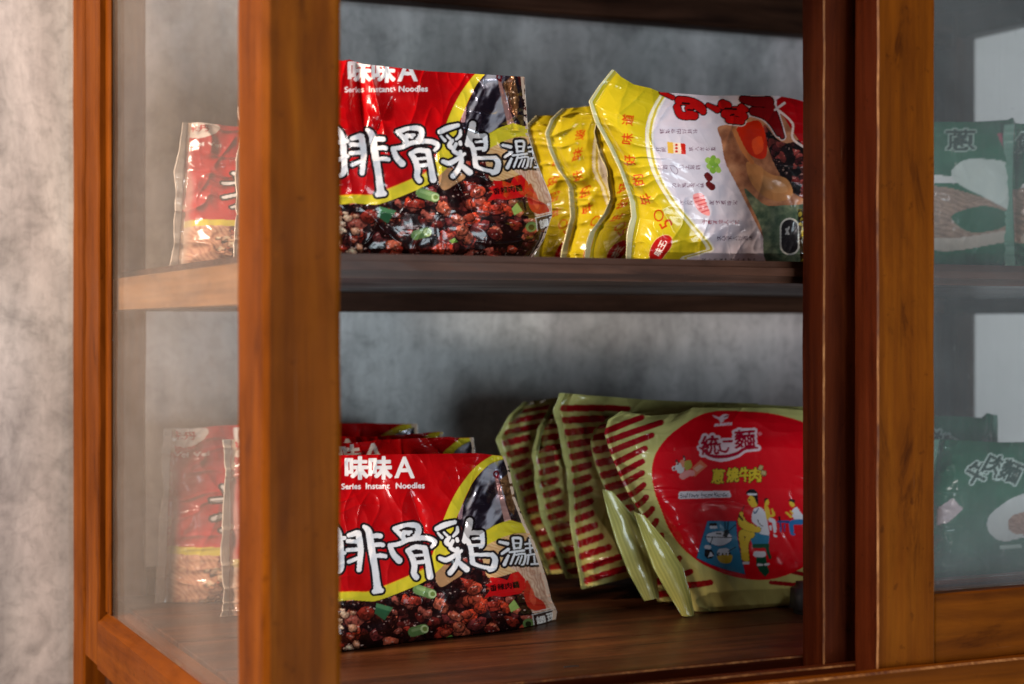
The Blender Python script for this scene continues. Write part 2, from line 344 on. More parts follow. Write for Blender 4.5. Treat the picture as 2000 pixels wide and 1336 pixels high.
# ------------------------------------------------------------------ print painter: a canvas in photo pixels
_cu = bpy.data.curves.new('glyphs', 'FONT'); _cu.resolution_u = 3; _go = bpy.data.objects.new('glyphs', _cu); COL.objects.link(_go)
_gc = {}
def glyph(s):
    if s not in _gc:
        _cu.body = s; bpy.context.view_layer.update()
        e = _go.evaluated_get(bpy.context.evaluated_depsgraph_get()); m = e.to_mesh()
        v = np.array([x.co[:2] for x in m.vertices]) if len(m.vertices) else np.zeros((0, 2))
        f = np.array([tuple(p.vertices) for p in m.polygons if len(p.vertices) == 3]) if len(v) else np.zeros((0, 3), int)
        _gc[s] = (v, f); e.to_mesh_clear()
    return _gc[s]
class Canvas:
    S = 2.0
    def __init__(s, x0, y0, x1, y1, col):
        s.x0, s.y0 = x0, y0; s.w = int((x1 - x0) * s.S); s.h = int((y1 - y0) * s.S)
        s.a = np.ones((s.h, s.w, 4), np.float32); s.a[..., :3] = np.array(col) / 255.0
        yy, xx = np.mgrid[0:s.h, 0:s.w]; s.X = x0 + (xx + .5) / s.S; s.Y = y0 + (yy + .5) / s.S
    def raster(s, loops):
        m = np.zeros((s.h, s.w + 1), np.int32)
        for L in loops:
            P = (np.array(L, float) - (s.x0, s.y0)) * s.S; Q = np.roll(P, -1, 0)
            for (xa, ya), (xb, yb) in zip(P, Q):
                if ya == yb: continue
                sg = 1
                if ya > yb: xa, ya, xb, yb, sg = xb, yb, xa, ya, -1
                r0 = max(0, math.ceil(ya - .5)); r1 = min(s.h - 1, math.ceil(yb - .5) - 1)
                if r1 < r0: continue
                r = np.arange(r0, r1 + 1); x = xa + (r + .5 - ya) * (xb - xa) / (yb - ya)
                c = np.clip(np.ceil(x - .5), 0, s.w).astype(int); np.add.at(m, (r, c), sg)
        return np.cumsum(m, 1)[:, :-1] != 0
    def paint(s, m, col, a=1.0, foil=None):
        c = np.array(col, np.float32) / 255.0
        if m.dtype == bool: s.a[m, :3] = s.a[m, :3] * (1 - a) + (c if c.ndim == 1 else c[m]) * a
        else:
            k = (m * a)[..., None]; s.a[..., :3] = s.a[..., :3] * (1 - k) + c * k
        if foil is not None: s.a[m, 3] = 1 - foil
    def poly(s, pts, col, a=1.0, smooth=False, foil=None):
        m = s.raster([catmull(pts, 8, True) if smooth else pts]); s.paint(m, col, a, foil); return m
    def stroke_mask(s, strokes, grow=0.0):
        m = np.zeros((s.h, s.w), bool)
        for st in strokes:
            P = catmull(st, 5) if len(st) > 2 else np.array(st, float)
            for p, q in zip(P[:-1], P[1:]):
                r = max(p[2], q[2]) + grow
                cx0 = int((min(p[0], q[0]) - r - s.x0) * s.S) - 1; cx1 = int((max(p[0], q[0]) + r - s.x0) * s.S) + 2
                cy0 = int((min(p[1], q[1]) - r - s.y0) * s.S) - 1; cy1 = int((max(p[1], q[1]) + r - s.y0) * s.S) + 2
                cx0, cy0 = max(cx0, 0), max(cy0, 0); cx1, cy1 = min(cx1, s.w), min(cy1, s.h)
                if cx1 <= cx0 or cy1 <= cy0: continue
                X = s.X[cy0:cy1, cx0:cx1]; Y = s.Y[cy0:cy1, cx0:cx1]
                dx, dy = q[0] - p[0], q[1] - p[1]; L2 = dx * dx + dy * dy + 1e-9
                t = np.clip(((X - p[0]) * dx + (Y - p[1]) * dy) / L2, 0, 1)
                d = np.hypot(X - p[0] - t * dx, Y - p[1] - t * dy)
                m[cy0:cy1, cx0:cx1] |= d <= p[2] + (q[2] - p[2]) * t + grow
        return m
    def stroke(s, strokes, col, grow=0.0, a=1.0):
        m = s.stroke_mask(strokes, grow); s.paint(m, col, a); return m
    def line(s, pts, r, col, a=1.0): return s.stroke([[(x, y, r) for x, y in pts]], col, 0, a)
    def dilate(s, m, r):
        n = int(round(r * s.S)); ys, xs = np.where(m)
        if not len(ys): return m
        y0, y1, x0, x1 = max(0, ys.min() - n - 1), ys.max() + n + 2, max(0, xs.min() - n - 1), xs.max() + n + 2
        k = m[y0:y1, x0:x1].copy()
        for i in range(n):
            o = k.copy(); o[1:] |= k[:-1]; o[:-1] |= k[1:]; o[:, 1:] |= k[:, :-1]; o[:, :-1] |= k[:, 1:]
            if i % 2: o[1:, 1:] |= k[:-1, :-1]; o[:-1, :-1] |= k[1:, 1:]; o[1:, :-1] |= k[:-1, 1:]; o[:-1, 1:] |= k[1:, :-1]
            k = o
        r_ = m.copy(); r_[y0:y1, x0:x1] = k; return r_
    def text_mask(s, txt, cx, cy, sx, sy=None, rot=0.0, fat=0.0, skew=0.0):
        # one run of text fitted into a box sx wide, sy high, centred on (cx, cy), turned by rot degrees (counterclockwise)
        v, f = glyph(txt)
        if not len(v): return np.zeros((s.h, s.w), bool)
        lo, hi = v.min(0), v.max(0); q = (v - (lo + hi) / 2) / (hi - lo)
        if sy is None: sy = sx * (hi - lo)[1] / (hi - lo)[0]
        q = q * (sx, sy); q[:, 0] += q[:, 1] * skew
        c, n = math.cos(math.radians(rot)), math.sin(math.radians(rot))
        p = np.stack([cx + q[:, 0] * c - q[:, 1] * n, cy - (q[:, 0] * n + q[:, 1] * c)], 1)
        m = s.raster([p[t] for t in f])
        return s.dilate(m, fat) if fat else m
    def text(s, txt, cx, cy, sx, sy=None, rot=0.0, col=(0, 0, 0), fat=0.0, skew=0.0, edge=None, edge_w=0.0):
        m = s.text_mask(txt, cx, cy, sx, sy, rot, fat, skew)
        if edge is not None: s.paint(s.dilate(m, edge_w), edge)
        s.paint(m, col); return m
    def cells(s, m, size, pal, seed, dark=(22, 8, 10), gloss=1.0, aspect=1.0):
        # a printed photograph of glazed chunks: uneven cells with dark gaps and small glints
        ys, xs = np.where(m)
        if not len(ys): return
        y0, y1, x0, x1 = ys.min(), ys.max() + 1, xs.min(), xs.max() + 1
        X = s.X[y0:y1, x0:x1]; Y = s.Y[y0:y1, x0:x1] * aspect
        wx = X + 15 * (fbm(X / 12, Y / 12, seed, 3) - .5) * size / 16; wy = Y + 15 * (fbm(X / 12, Y / 12, seed + 5, 3) - .5) * size / 16
        gx = np.floor(wx / size); gy = np.floor(wy / size)
        F1 = np.full(X.shape, 1e9); F2 = F1.copy(); idx = np.zeros(X.shape); ox = np.zeros(X.shape); oy = np.zeros(X.shape)
        for i in (-1, 0, 1):
            for j in (-1, 0, 1):
                cx, cy = gx + i, gy + j
                px = (cx + hash2(cx, cy, seed)) * size; py = (cy + hash2(cx, cy, seed + 1)) * size
                d = np.hypot(wx - px, wy - py); nr = d < F1
                F2 = np.where(nr, F1, np.minimum(F2, d)); h = hash2(cx, cy, seed + 2)
                idx = np.where(nr, h, idx); ox = np.where(nr, wx - px, ox); oy = np.where(nr, wy - py, oy); F1 = np.where(nr, d, F1)
        pal = np.array(pal, float); k = np.clip((idx * len(pal)).astype(int), 0, len(pal) - 1); c = pal[k]
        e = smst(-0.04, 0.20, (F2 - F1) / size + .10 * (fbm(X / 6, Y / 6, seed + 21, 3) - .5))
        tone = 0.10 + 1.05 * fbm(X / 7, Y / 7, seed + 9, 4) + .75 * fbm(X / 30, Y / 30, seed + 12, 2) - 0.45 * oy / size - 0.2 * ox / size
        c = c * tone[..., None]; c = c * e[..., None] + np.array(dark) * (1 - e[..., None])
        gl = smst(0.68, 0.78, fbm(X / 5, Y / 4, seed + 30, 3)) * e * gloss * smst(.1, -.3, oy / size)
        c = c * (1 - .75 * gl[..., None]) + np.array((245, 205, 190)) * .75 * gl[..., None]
        mm = m[y0:y1, x0:x1]; sub = s.a[y0:y1, x0:x1]; sub[mm, :3] = np.clip(c / 255.0, 0, 1)[mm]
    def chunks(s, region, n, r0, r1, pal, seed):
        # painted pieces of glazed meat, laid one over another
        rr = random.Random(seed); ys, xs = np.where(region)
        for i in range(n):
            k = rr.randrange(len(ys)); cx = s.X[ys[k], xs[k]]; cy = s.Y[ys[k], xs[k]]; r = rr.uniform(r0, r1); q = rr.randint(9, 13); a0 = rr.uniform(0, 6.3); el = rr.uniform(.5, .95); tl = rr.uniform(-.7, .7)
            rad = [rr.uniform(.5, 1.25) for _ in range(q)]; rad = [(rad[j] * 2 + rad[j - 1]) / 3 for j in range(q)]; col = np.array(rr.choice(pal), float)
            y0 = max(0, int((cy - 1.6 * r - s.y0) * s.S)); y1 = int((cy + 1.6 * r - s.y0) * s.S) + 1; x0 = max(0, int((cx - 1.6 * r - s.x0) * s.S)); x1 = int((cx + 1.6 * r - s.x0) * s.S) + 1
            W = s.sub(x0, y0, x1, y1); reg = region[y0:y1, x0:x1]
            def blob2(sc, dx=0, dy=0):
                P = []
                for j in range(q):
                    t = a0 + 6.2832 * j / q; x = math.cos(t) * rad[j] * r * sc; y = math.sin(t) * rad[j] * r * sc * el
                    P.append((cx + dx * r + x * math.cos(tl) - y * math.sin(tl), cy + dy * r + x * math.sin(tl) + y * math.cos(tl)))
                return W.raster([P]) & reg & (fbm(W.X / 3.5, W.Y / 3.5, seed + 3 * i, 3) > .24)
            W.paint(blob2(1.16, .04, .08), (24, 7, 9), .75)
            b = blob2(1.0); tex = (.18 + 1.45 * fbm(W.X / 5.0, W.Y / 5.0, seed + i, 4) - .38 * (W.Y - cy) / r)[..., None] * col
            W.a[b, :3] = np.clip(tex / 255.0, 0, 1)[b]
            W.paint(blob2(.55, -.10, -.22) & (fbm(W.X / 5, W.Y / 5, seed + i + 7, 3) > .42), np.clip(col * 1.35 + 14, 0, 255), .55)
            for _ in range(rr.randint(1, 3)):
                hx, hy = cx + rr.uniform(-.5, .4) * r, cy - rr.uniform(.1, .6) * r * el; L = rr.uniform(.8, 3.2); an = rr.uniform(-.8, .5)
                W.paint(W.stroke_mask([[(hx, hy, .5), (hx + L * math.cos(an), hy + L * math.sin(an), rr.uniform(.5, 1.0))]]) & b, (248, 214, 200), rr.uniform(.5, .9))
    def sub(s, x0, y0, x1, y1):
        w = object.__new__(Canvas); w.a = s.a[y0:y1, x0:x1]; w.h, w.w = w.a.shape[:2]; w.x0 = s.x0 + x0 / s.S; w.y0 = s.y0 + y0 / s.S
        w.X = s.X[y0:y1, x0:x1]; w.Y = s.Y[y0:y1, x0:x1]; return w
    def strands(s, m, col_a, col_b, ang, seed, wl=6.0):
        c, n = math.cos(ang), math.sin(ang)
        U = s.X * c + s.Y * n; V = -s.X * n + s.Y * c
        V = V + 20 * (fbm(U / 30, V / 18, seed, 3) - .5)
        k = (.35 + .65 * np.abs(np.sin(V / wl * math.pi)) ** 0.7) * (0.6 + 0.4 * fbm(s.X / 8, s.Y / 8, seed + 4, 3))
        k = np.clip(k, 0, 1)[..., None]
        c3 = np.array(col_b) * (1 - k) + np.array(col_a) * k
        s.a[m, :3] = (c3 / 255.0)[m]
    def done(s):
        a = s.a.copy(); a[..., :3] = lin(np.clip(a[..., :3], 0, 1)); s.lin = a; return s
    def sample(s, x, y):
        fx = np.clip((x - s.x0) * s.S - .5, 0, s.w - 1.001); fy = np.clip((y - s.y0) * s.S - .5, 0, s.h - 1.001)
        ix = fx.astype(int); iy = fy.astype(int); tx = (fx - ix)[..., None]; ty = (fy - iy)[..., None]; A = s.lin
        return (A[iy, ix] * (1 - tx) + A[iy, ix + 1] * tx) * (1 - ty) + (A[iy + 1, ix] * (1 - tx) + A[iy + 1, ix + 1] * tx) * ty
def Z(ox, oy, k):                # coordinates read in an enlarged crop -> photo pixels
    def f(pts): return [(ox + p[0] / k, oy + p[1] / k) + tuple(q / k for q in p[2:]) for p in pts]
    return f

# ---- print A: red packet, pork and chicken soup noodles
def print_a():
    c = Canvas(540, 860, 1110, 1310, (178, 8, 14)); z1 = Z(660, 1000, 4.651); z2 = Z(660, 800, 4.651)
    c.paint(np.clip(fbm(c.X / 90, c.Y / 60, 3, 3) - .35, 0, 1).astype(np.float32), (120, 0, 8), .5)
    # picture below the band
    food = c.raster([catmull([(530, 1165), (600, 1168), (664, 1168)] + z1([(120, 780), (300, 790), (430, 770), (600, 700), (760, 630), (860, 420), (960, 180), (1130, 0)]) + z2([(1200, 800), (1330, 540), (1500, 440)]) + [(1010, 890), (1110, 880), (1110, 1315), (530, 1315)], 4, True)])
    c.paint(food, (40, 12, 12))
    pal = [(150, 58, 38), (116, 34, 24), (170, 86, 60), (84, 24, 20), (176, 56, 32), (140, 70, 58), (30, 10, 12), (100, 42, 46), (124, 44, 34), (28, 10, 12), (158, 52, 36), (34, 12, 12)]
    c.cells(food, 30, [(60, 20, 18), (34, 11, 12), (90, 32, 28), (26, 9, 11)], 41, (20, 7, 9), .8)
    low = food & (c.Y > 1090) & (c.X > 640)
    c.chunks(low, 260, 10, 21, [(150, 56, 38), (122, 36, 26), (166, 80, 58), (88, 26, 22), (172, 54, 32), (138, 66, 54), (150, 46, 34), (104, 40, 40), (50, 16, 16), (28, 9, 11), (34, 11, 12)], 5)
    # glow of soup behind the letters, noodles at the sides
    m = c.raster([catmull(z1([(880, 560), (960, 480), (1080, 520), (1130, 560), (1050, 620), (930, 680)]), 6, True)]); c.paint(m, (196, 150, 104), .8)
    m = c.raster([catmull(z1([(1320, 300), (1420, 250), (1760, 190), (1860, 420), (1420, 600), (1330, 500)]), 6, True)]); c.strands(m, (226, 190, 140), (172, 110, 62), .3, 5, 7)
    m = c.raster([catmull(z1([(1560, 480), (1800, 470), (1880, 560), (2010, 900), (1960, 960), (1780, 930), (1700, 700), (1640, 560)]), 6, True)]); c.strands(m, (226, 196, 172), (150, 92, 70), 1.15, 8, 6.5)
    m = food & (c.Y > 1168) & (c.X < 650 + 60 * (fbm(c.X / 16, c.Y / 16, 88, 3) - .5)); c.strands(m, (226, 182, 150), (120, 56, 40), .95, 11, 9)
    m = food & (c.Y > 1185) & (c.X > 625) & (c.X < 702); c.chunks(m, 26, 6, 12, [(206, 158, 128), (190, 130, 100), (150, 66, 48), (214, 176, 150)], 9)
    c.poly(z1([(1720, 620), (1790, 760), (1860, 810), (1890, 880), (1800, 900), (1720, 850), (1690, 720)]), (182, 40, 28), 1, True)
    c.poly(z1([(1760, 690), (1800, 800), (1780, 850), (1740, 780)]), (214, 84, 60), .8, True)
    # red splash with black letters
    c.poly(z1([(1330, 780), (1390, 700), (1340, 660), (1400, 640), (1380, 590), (1480, 600), (1540, 620), (1570, 560), (1640, 540), (1700, 610), (1710, 690), (1660, 740), (1560, 760), (1500, 770), (1420, 760)]), (196, 18, 22))
    c.text('香辣肉醬', *z1([(1515, 675)])[0], 58, 12.5, 8, (34, 8, 10), .5)
    # spring onions
    for (p, q, r, g) in (((725, 705), (850, 745), 44, (112, 142, 84)), ((680, 1090), (780, 1062), 44, (92, 122, 70))):
        P = z1([p + (r,), q + (r,)]); c.stroke([P], g); c.stroke([[(x, y - 3, 3) for x, y, _ in P]], (160, 182, 128), 0, .5)
        e = P[1]; c.stroke([[(e[0] + 1, e[1], 7.5), (e[0] + 2, e[1] + .5, 7.5)]], (190, 208, 150)); c.stroke([[(e[0] + 2, e[1], 4.5), (e[0] + 2.5, e[1], 4.5)]], (120, 140, 70))
    c.poly(z1([(350, 828), (500, 868), (425, 985), (332, 920)]), (44, 88, 58)); c.poly(z1([(350, 828), (500, 868), (480, 905), (345, 865)]), (76, 122, 82))
    c.poly(z1([(1550, 850), (1600, 795), (1650, 870), (1575, 910)]), (150, 176, 92))
    c.stroke([z1([(1725, 1015, 46), (1735, 1012, 46)])], (98, 124, 70)); c.stroke([z1([(1728, 1018, 26), (1732, 1018, 26)])], (36, 40, 22))
    c.poly(z1([(980, 1140), (1030, 1115), (1060, 1150), (1010, 1165)]), (110, 146, 66))
    # bare silver window, its bright and dark reflection streaks painted into the colour
    win = catmull(z2([(1545, 440), (1420, 470), (1330, 540), (1235, 650), (1170, 780), (1120, 900), (1095, 990)]) + z1([(1120, 130), (1200, 250), (1330, 180), (1470, 100), (1560, 65)]) + z2([(1690, 1010), (1640, 800), (1600, 560), (1570, 440)]), 6, True)
    wm = c.raster([win]); st = fbm((c.X + .45 * c.Y) / 24.0, c.Y / 46, 78, 4)
    k = smst(.47, .68, st)[..., None]; cc = np.array((38, 30, 42)) * (1 - k) + np.array((196, 196, 210)) * k
    c.a[wm, :3] = (cc / 255)[wm]; c.a[wm, 3] = 0.35
    c.stroke([z2([(1440, 620, 14), (1490, 820, 22), (1545, 1020, 32)])], (206, 158, 152)); c.stroke([z2([(1125, 870, 14), (1110, 980, 18)])], (206, 160, 168))
    br = c.raster([z2([(1470, 640), (1570, 560), (1620, 780), (1600, 960), (1545, 900)])]); kk = fbm(c.X / 4, c.Y / 5, 91, 4)[..., None]
    c.a[br, :3] = ((np.array((60, 34, 20)) * (1 - kk) + np.array((190, 140, 96)) * kk) / 255)[br]
    c.text('Q', *z2([(1437, 590)])[0], 10, 14, 0, (130, 10, 26), 1.2)
    # yellow band
    YB = (204, 186, 46)
    c.poly(catmull(z2([(1405, 412), (1250, 520), (1105, 700), (1012, 870), (955, 1010)]), 6).tolist() + catmull(z1([(960, 100), (930, 220), (880, 330), (800, 500), (640, 580), (420, 672), (280, 722), (140, 722), (0, 728)]), 6).tolist() + [(530, 1160), (530, 1176)] + catmull(z1([(0, 812), (120, 800), (300, 812), (400, 792), (560, 732), (770, 640), (880, 560), (990, 440), (1040, 260)]), 6).tolist() + catmull(z2([(1075, 990), (1115, 900), (1165, 780), (1250, 625), (1380, 500), (1530, 445), (1525, 425)]), 6).tolist(), YB)
    c.poly(z1([(1300, 190), (1420, 120), (1560, 72), (1690, 108), (1745, 190), (1600, 195), (1480, 235), (1350, 300)]), YB)
    c.line(z1([(0, 728), (140, 722), (280, 722), (420, 672), (640, 580), (800, 500)]), .9, (226, 150, 30), .8)
    # heading
    for x in (170, 385): c.text('味', *z2([(x, 530)])[0], 43, 42, 0, (232, 226, 226), 1.9)
    c.text('A', *z2([(605, 525)])[0], 37, 40, 0, (232, 226, 226), 1.2)
    for (s_, x, w_) in (('Vei Vei', -250, 250), ('Series', 120, 172), ('Instant', 362, 216), ('Noodles', 657, 258)):
        c.text(s_, *z2([(x, 697 - (x - 120) * .012)])[0], w_ / 4.651, 10.6, .6, (236, 222, 222), .45)
    c.poly([(563, 892), (628, 892), (626, 916), (600, 934), (574, 926)], (228, 214, 206), 1, True); c.text('味丹', 594, 908, 40, 19, 0, (180, 16, 20), .4)
    mg = smst(590, 577, c.X + 5 * (fbm(c.Y / 20, c.X / 20, 15, 2) - .5)).astype(np.float32); c.paint(mg, (176, 158, 146), .75)
    # brush lettering: black bed, white strokes
    S_ = [[(100, 212, 20), (175, 190, 26)], [(185, 195, 28), (207, 330, 27), (200, 440, 24), (192, 525, 22)], [(90, 264, 19), (190, 272, 17)], [(86, 345, 18), (190, 338, 18)], [(100, 452, 17), (190, 415, 17)],
          [(236, 132, 16), (280, 180, 30), (305, 330, 32), (338, 520, 30), (352, 640, 32), (362, 700, 38)], [(330, 722, 22), (392, 712, 24)], [(300, 222, 20), (350, 215, 22), (385, 218, 22)], [(330, 300, 18), (375, 295, 20), (408, 300, 20)], [(330, 405, 16), (380, 395, 20), (432, 402, 18)],
          [(-30, 120, 18), (10, 200, 26), (28, 380, 28), (26, 520, 24), (-40, 560, 12)], [(-110, 255, 20), (60, 236, 18)], [(-110, 440, 22), (60, 372, 17)],
          [(512, 150, 18), (600, 128, 24), (690, 118, 24), (730, 140, 26), (728, 195, 26), (690, 240, 24)], [(520, 160, 18), (570, 205, 22), (600, 245, 22)], [(600, 190, 24), (690, 190, 22)],
          [(470, 305, 20), (560, 288, 20), (640, 252, 20), (740, 238, 22), (820, 240, 22), (880, 272, 22), (852, 318, 14)], [(472, 305, 22), (505, 385, 26), (556, 440, 30)],
          [(632, 350, 20), (668, 400, 26), (695, 480, 27), (690, 555, 26), (712, 592, 26)], [(640, 345, 18), (705, 318, 22), (790, 328, 24)], [(790, 330, 26), (815, 450, 26), (838, 585, 30)], [(690, 398, 13), (800, 388, 13)], [(700, 460, 16), (810, 448, 18)],
          [(898, 152, 22), (970, 118, 25), (1062, 92, 18)], [(908, 190, 10), (945, 232, 14)], [(962, 186, 9), (992, 216, 11)], [(1085, 140, 12), (1082, 182, 17), (1048, 218, 12)],
          [(1012, 232, 16), (985, 272, 22), (1015, 302, 18)], [(1045, 262, 16), (1022, 320, 18), (1062, 350, 18)], [(1082, 245, 16), (1086, 262, 16)],
          [(926, 420, 18), (985, 436, 22), (1060, 396, 20), (1122, 352, 14)], [(1085, 335, 18), (1094, 420, 22), (1060, 500, 23), (1018, 552, 24)], [(1085, 445, 18), (1140, 495, 26), (1170, 520, 28)],
          [(1197, 82, 30), (1184, 150, 32), (1152, 262, 26)], [(1180, 190, 20), (1305, 188, 22)], [(1308, 190, 22), (1315, 285, 20), (1296, 318, 18)], [(1165, 235, 22), (1205, 320, 22), (1222, 450, 24)], [(1225, 242, 11), (1295, 238, 12)], [(1225, 304, 13), (1305, 300, 15)],
          [(1235, 388, 16), (1400, 388, 18)], [(1402, 390, 22), (1428, 430, 26), (1415, 500, 28), (1378, 524, 20)], [(1222, 462, 20), (1290, 492, 16), (1385, 512, 18)],
          [(1470, 272, 12), (1540, 288, 16)], [(1490, 378, 12), (1548, 340, 15)], [(1512, 475, 17), (1548, 398, 12)], [(1588, 240, 11), (1602, 332, 11)], [(1588, 238, 11), (1660, 242, 11), (1655, 325, 11)], [(1600, 285, 7), (1650, 283, 7)], [(1600, 330, 8), (1655, 326, 8)],
          [(1560, 366, 9), (1690, 350, 10)], [(1605, 380, 10), (1570, 470, 9)], [(1620, 388, 8), (1700, 382, 9), (1690, 465, 10), (1668, 480, 6)], [(1645, 402, 7), (1612, 470, 7)], [(1672, 402, 7), (1648, 470, 7)],
          [(1700, 292, 8), (1785, 280, 8)], [(1740, 252, 8), (1748, 368, 9)], [(1705, 332, 8), (1790, 322, 8)], [(1722, 392, 8), (1800, 380, 8)], [(1732, 402, 8), (1722, 470, 8)], [(1782, 402, 8), (1790, 468, 8)], [(1800, 320, 8), (1832, 400, 8)], [(1756, 474, 8), (1838, 470, 9)]]
    S_ = [z1(q) for q in S_]
    bed = c.stroke_mask(S_, 4.6); c.paint(bed, (26, 20, 24)); c.stroke(S_, (222, 220, 224))
    for q in ([(568, 166), (620, 146), (668, 152), (690, 186), (664, 206)], [(700, 362), (740, 350), (760, 366)], [(720, 428), (760, 416)], [(1240, 268), (1290, 264)], [(1240, 345), (1300, 340)]):
        c.stroke([[(x, y, 2.0) for x, y in z1(q)]], (30, 22, 26))
    c.stroke([z1([(622, 214, 9), (624, 216, 9)])], (30, 22, 26))
    # small boxed label in the corner
    c.poly(z1([(1765, 930), (1985, 870), (2010, 960), (1990, 1010), (1790, 1060)]), (44, 30, 28), .85)
    c.line(z1([(1765, 935), (1980, 880)]), .8, (220, 214, 210)); c.line(z1([(1768, 912), (1975, 862)]), .6, (220, 214, 210)); c.line(z1([(1768, 930), (1785, 1050)]), .8, (220, 214, 210))
    c.text('調', *z1([(1845, 985)])[0], 17, 17, 12, (230, 226, 222), .6); c.text('理', *z1([(1938, 955)])[0], 17, 17, 12, (230, 226, 222), .6)
    return c.done()

# ---- print U: pale green packet with a red disc and stripes
def print_u():
    c = Canvas(1140, 760, 1680, 1260, (212, 204, 128)); z4 = Z(960, 740, 2.726); z3 = Z(1260, 780, 6.452); z5 = Z(1320, 940, 6.36)
    c.paint(np.clip(fbm(c.X / 70, c.Y / 70, 13, 3) - .4, 0, 1).astype(np.float32), (150, 148, 84), .8)
    Lx = [(560, 300), (565, 352), (580, 410), (610, 475), (640, 530), (668, 580), (690, 640), (735, 695), (785, 745), (825, 800), (870, 865), (905, 925), (945, 985), (975, 1045), (1000, 1100)]
    Rx = [(812, 205), (915, 232), (866, 300), (830, 370), (815, 440), (815, 500), (822, 565), (836, 630), (868, 692), (890, 755), (918, 832), (950, 900), (1012, 955), (1072, 1026), (1178, 1084)]
    for a, b in zip(Lx, Rx):
        c.stroke([z4([(a[0], a[1], 16.5), ((a[0] + b[0]) / 2 + 4, (a[1] + b[1]) / 2 + (3 if a[1] > 600 else -6), 17), (b[0] - 12, b[1], 15.5)])], (156, 14, 26))
        c.stroke([[(2 * 1447 - x, y, r) for x, y, r in z4([(a[0], a[1], 11.5), (b[0] - 10, b[1], 11)])]], (156, 14, 26))
    disc = z4([(1330, 172), (1190, 172), (1085, 205), (960, 290), (890, 370), (860, 440), (853, 510), (868, 600), (900, 690), (940, 790), (990, 870), (1060, 940), (1150, 1000), (1300, 1056), (1480, 1068), (1640, 1014), (1800, 900), (1880, 760), (1900, 560), (1850, 400), (1720, 260), (1520, 190)])
    c.poly(disc, (220, 10, 28), 1, True)
    PW = (236, 206, 214)
    # winged emblem and maker's line
    c.poly(z3([(850, 200), (900, 215), (935, 225), (960, 205), (1000, 188), (1050, 195), (1048, 225), (1020, 245), (990, 258), (985, 285), (945, 290), (930, 255), (880, 230)]), PW, 1, True)
    c.line(z3([(1005, 222), (1040, 205)]), 1.2, (150, 30, 50)); c.text('UNI-PRESIDENT', *z3([(985, 316)])[0], 35, 5, 5, PW, .3)
    # wordmark on a white cloud with a swoosh
    parts = [('統', 820, 580, 215, 240, 3), ('麵', 1255, 500, 250, 225, 3)]
    ms = [c.text_mask(g, *z3([(x, y)])[0], w_ / 6.452, h_ / 6.452, r, .75) for g, x, y, w_, h_, r in parts]
    sw = [z3([(985, 532, 14), (1090, 528, 16)]), z3([(690, 610, 10), (740, 650, 14), (800, 700, 18), (900, 722, 24), (1040, 715, 22), (1160, 680, 22), (1250, 625, 18), (1360, 610, 18), (1420, 612, 10)]), z3([(940, 560, 12), (950, 640, 14), (1020, 660, 14), (1050, 610, 10)])]
    ms.append(c.stroke_mask(sw)); u = ms[0] | ms[1] | ms[2]
    c.paint(c.dilate(u, 4.6), PW); c.stroke([z3([(800, 640, 40), (1000, 620, 60), (1150, 620, 40)])], PW); c.paint(u, (172, 8, 44))
    c.stroke([z3([(830, 735, 5), (900, 772, 9), (1000, 775, 9), (1120, 745, 7), (1220, 690, 5)])], PW)
    c.stroke([z3([(1442, 432, 22), (1446, 436, 22)])], (238, 120, 130))
    # condiment doodle
    c.poly(z3([(390, 820), (470, 800), (495, 880), (470, 930), (420, 930), (390, 880)]), (214, 208, 210), 1, True); c.stroke([z3([(365, 870, 28), (368, 872, 28)])], (214, 208, 210)); c.stroke([z3([(365, 872, 14), (367, 874, 14)])], (150, 20, 30))
    c.poly(z3([(440, 780), (510, 760), (530, 830), (480, 860)]), (220, 140, 110), 1, True); c.poly(z3([(500, 790), (570, 770), (590, 850), (540, 890), (500, 880)]), (176, 160, 70), 1, True)
    c.poly(z3([(590, 860), (700, 765), (785, 840), (625, 975)]), (226, 116, 84)); c.poly(z3([(610, 870), (690, 820), (740, 850), (650, 915)]), (226, 164, 140))
    c.poly(z3([(435, 950), (520, 895), (610, 900), (622, 960), (560, 970), (480, 1010), (440, 990)]), (232, 150, 146), 1, True)
    for p in ((390, 770), (485, 720)): c.stroke([z3([p + (14,), (p[0] + 18, p[1] + 40, 16)])], (96, 44, 44)); c.stroke([z3([(p[0] + 6, p[1] + 28, 9), (p[0] + 10, p[1] + 34, 9)])], (226, 200, 196))
    # flavour name
    for g, x, y in (('蔥', 920, 970), ('燒', 1105, 952), ('牛', 1260, 945), ('肉', 1385, 952)):
        c.text(g, *z3([(x, y)])[0], 22.5, 27, -3 if g == '蔥' else 4, (226, 196, 52), .9, .08, (52, 12, 14), 1.2)
    c.text('風', *z3([(1455, 865)])[0], 8, 9, -20, (200, 176, 120), .3, 0, (70, 14, 20), .8); c.text('味', *z3([(1495, 930)])[0], 9, 10, -20, (200, 176, 120), .3, 0, (70, 14, 20), .8)
    c.poly(z3([(425, 1180), (445, 1160), (1065, 1150), (1085, 1225), (1070, 1235), (440, 1258), (420, 1245)]), (234, 222, 230))
    c.text('Beef Flavor Instant Noodles', *z3([(750, 1205)])[0], 95, 9.2, 1.5, (46, 40, 60), .25)
    # picture: people eating at low tables
    BL, DB, WH, SK, GR, BK = (52, 128, 168), (24, 50, 110), (226, 222, 232), (232, 192, 60), (16, 80, 56), (26, 18, 26)
    tb = z5([(395, 495), (745, 500), (760, 700), (800, 900), (858, 1150), (640, 1100), (430, 1030), (262, 950), (310, 780)])
    c.paint(c.dilate(c.raster([tb]), 1.2), DB); c.poly(tb, BL)
    c.stroke([z5([(440, 700, 62), (535, 712, 90), (630, 705, 62)])], DB, .9); c.stroke([z5([(440, 700, 62), (535, 712, 90), (630, 705, 62)])], WH)
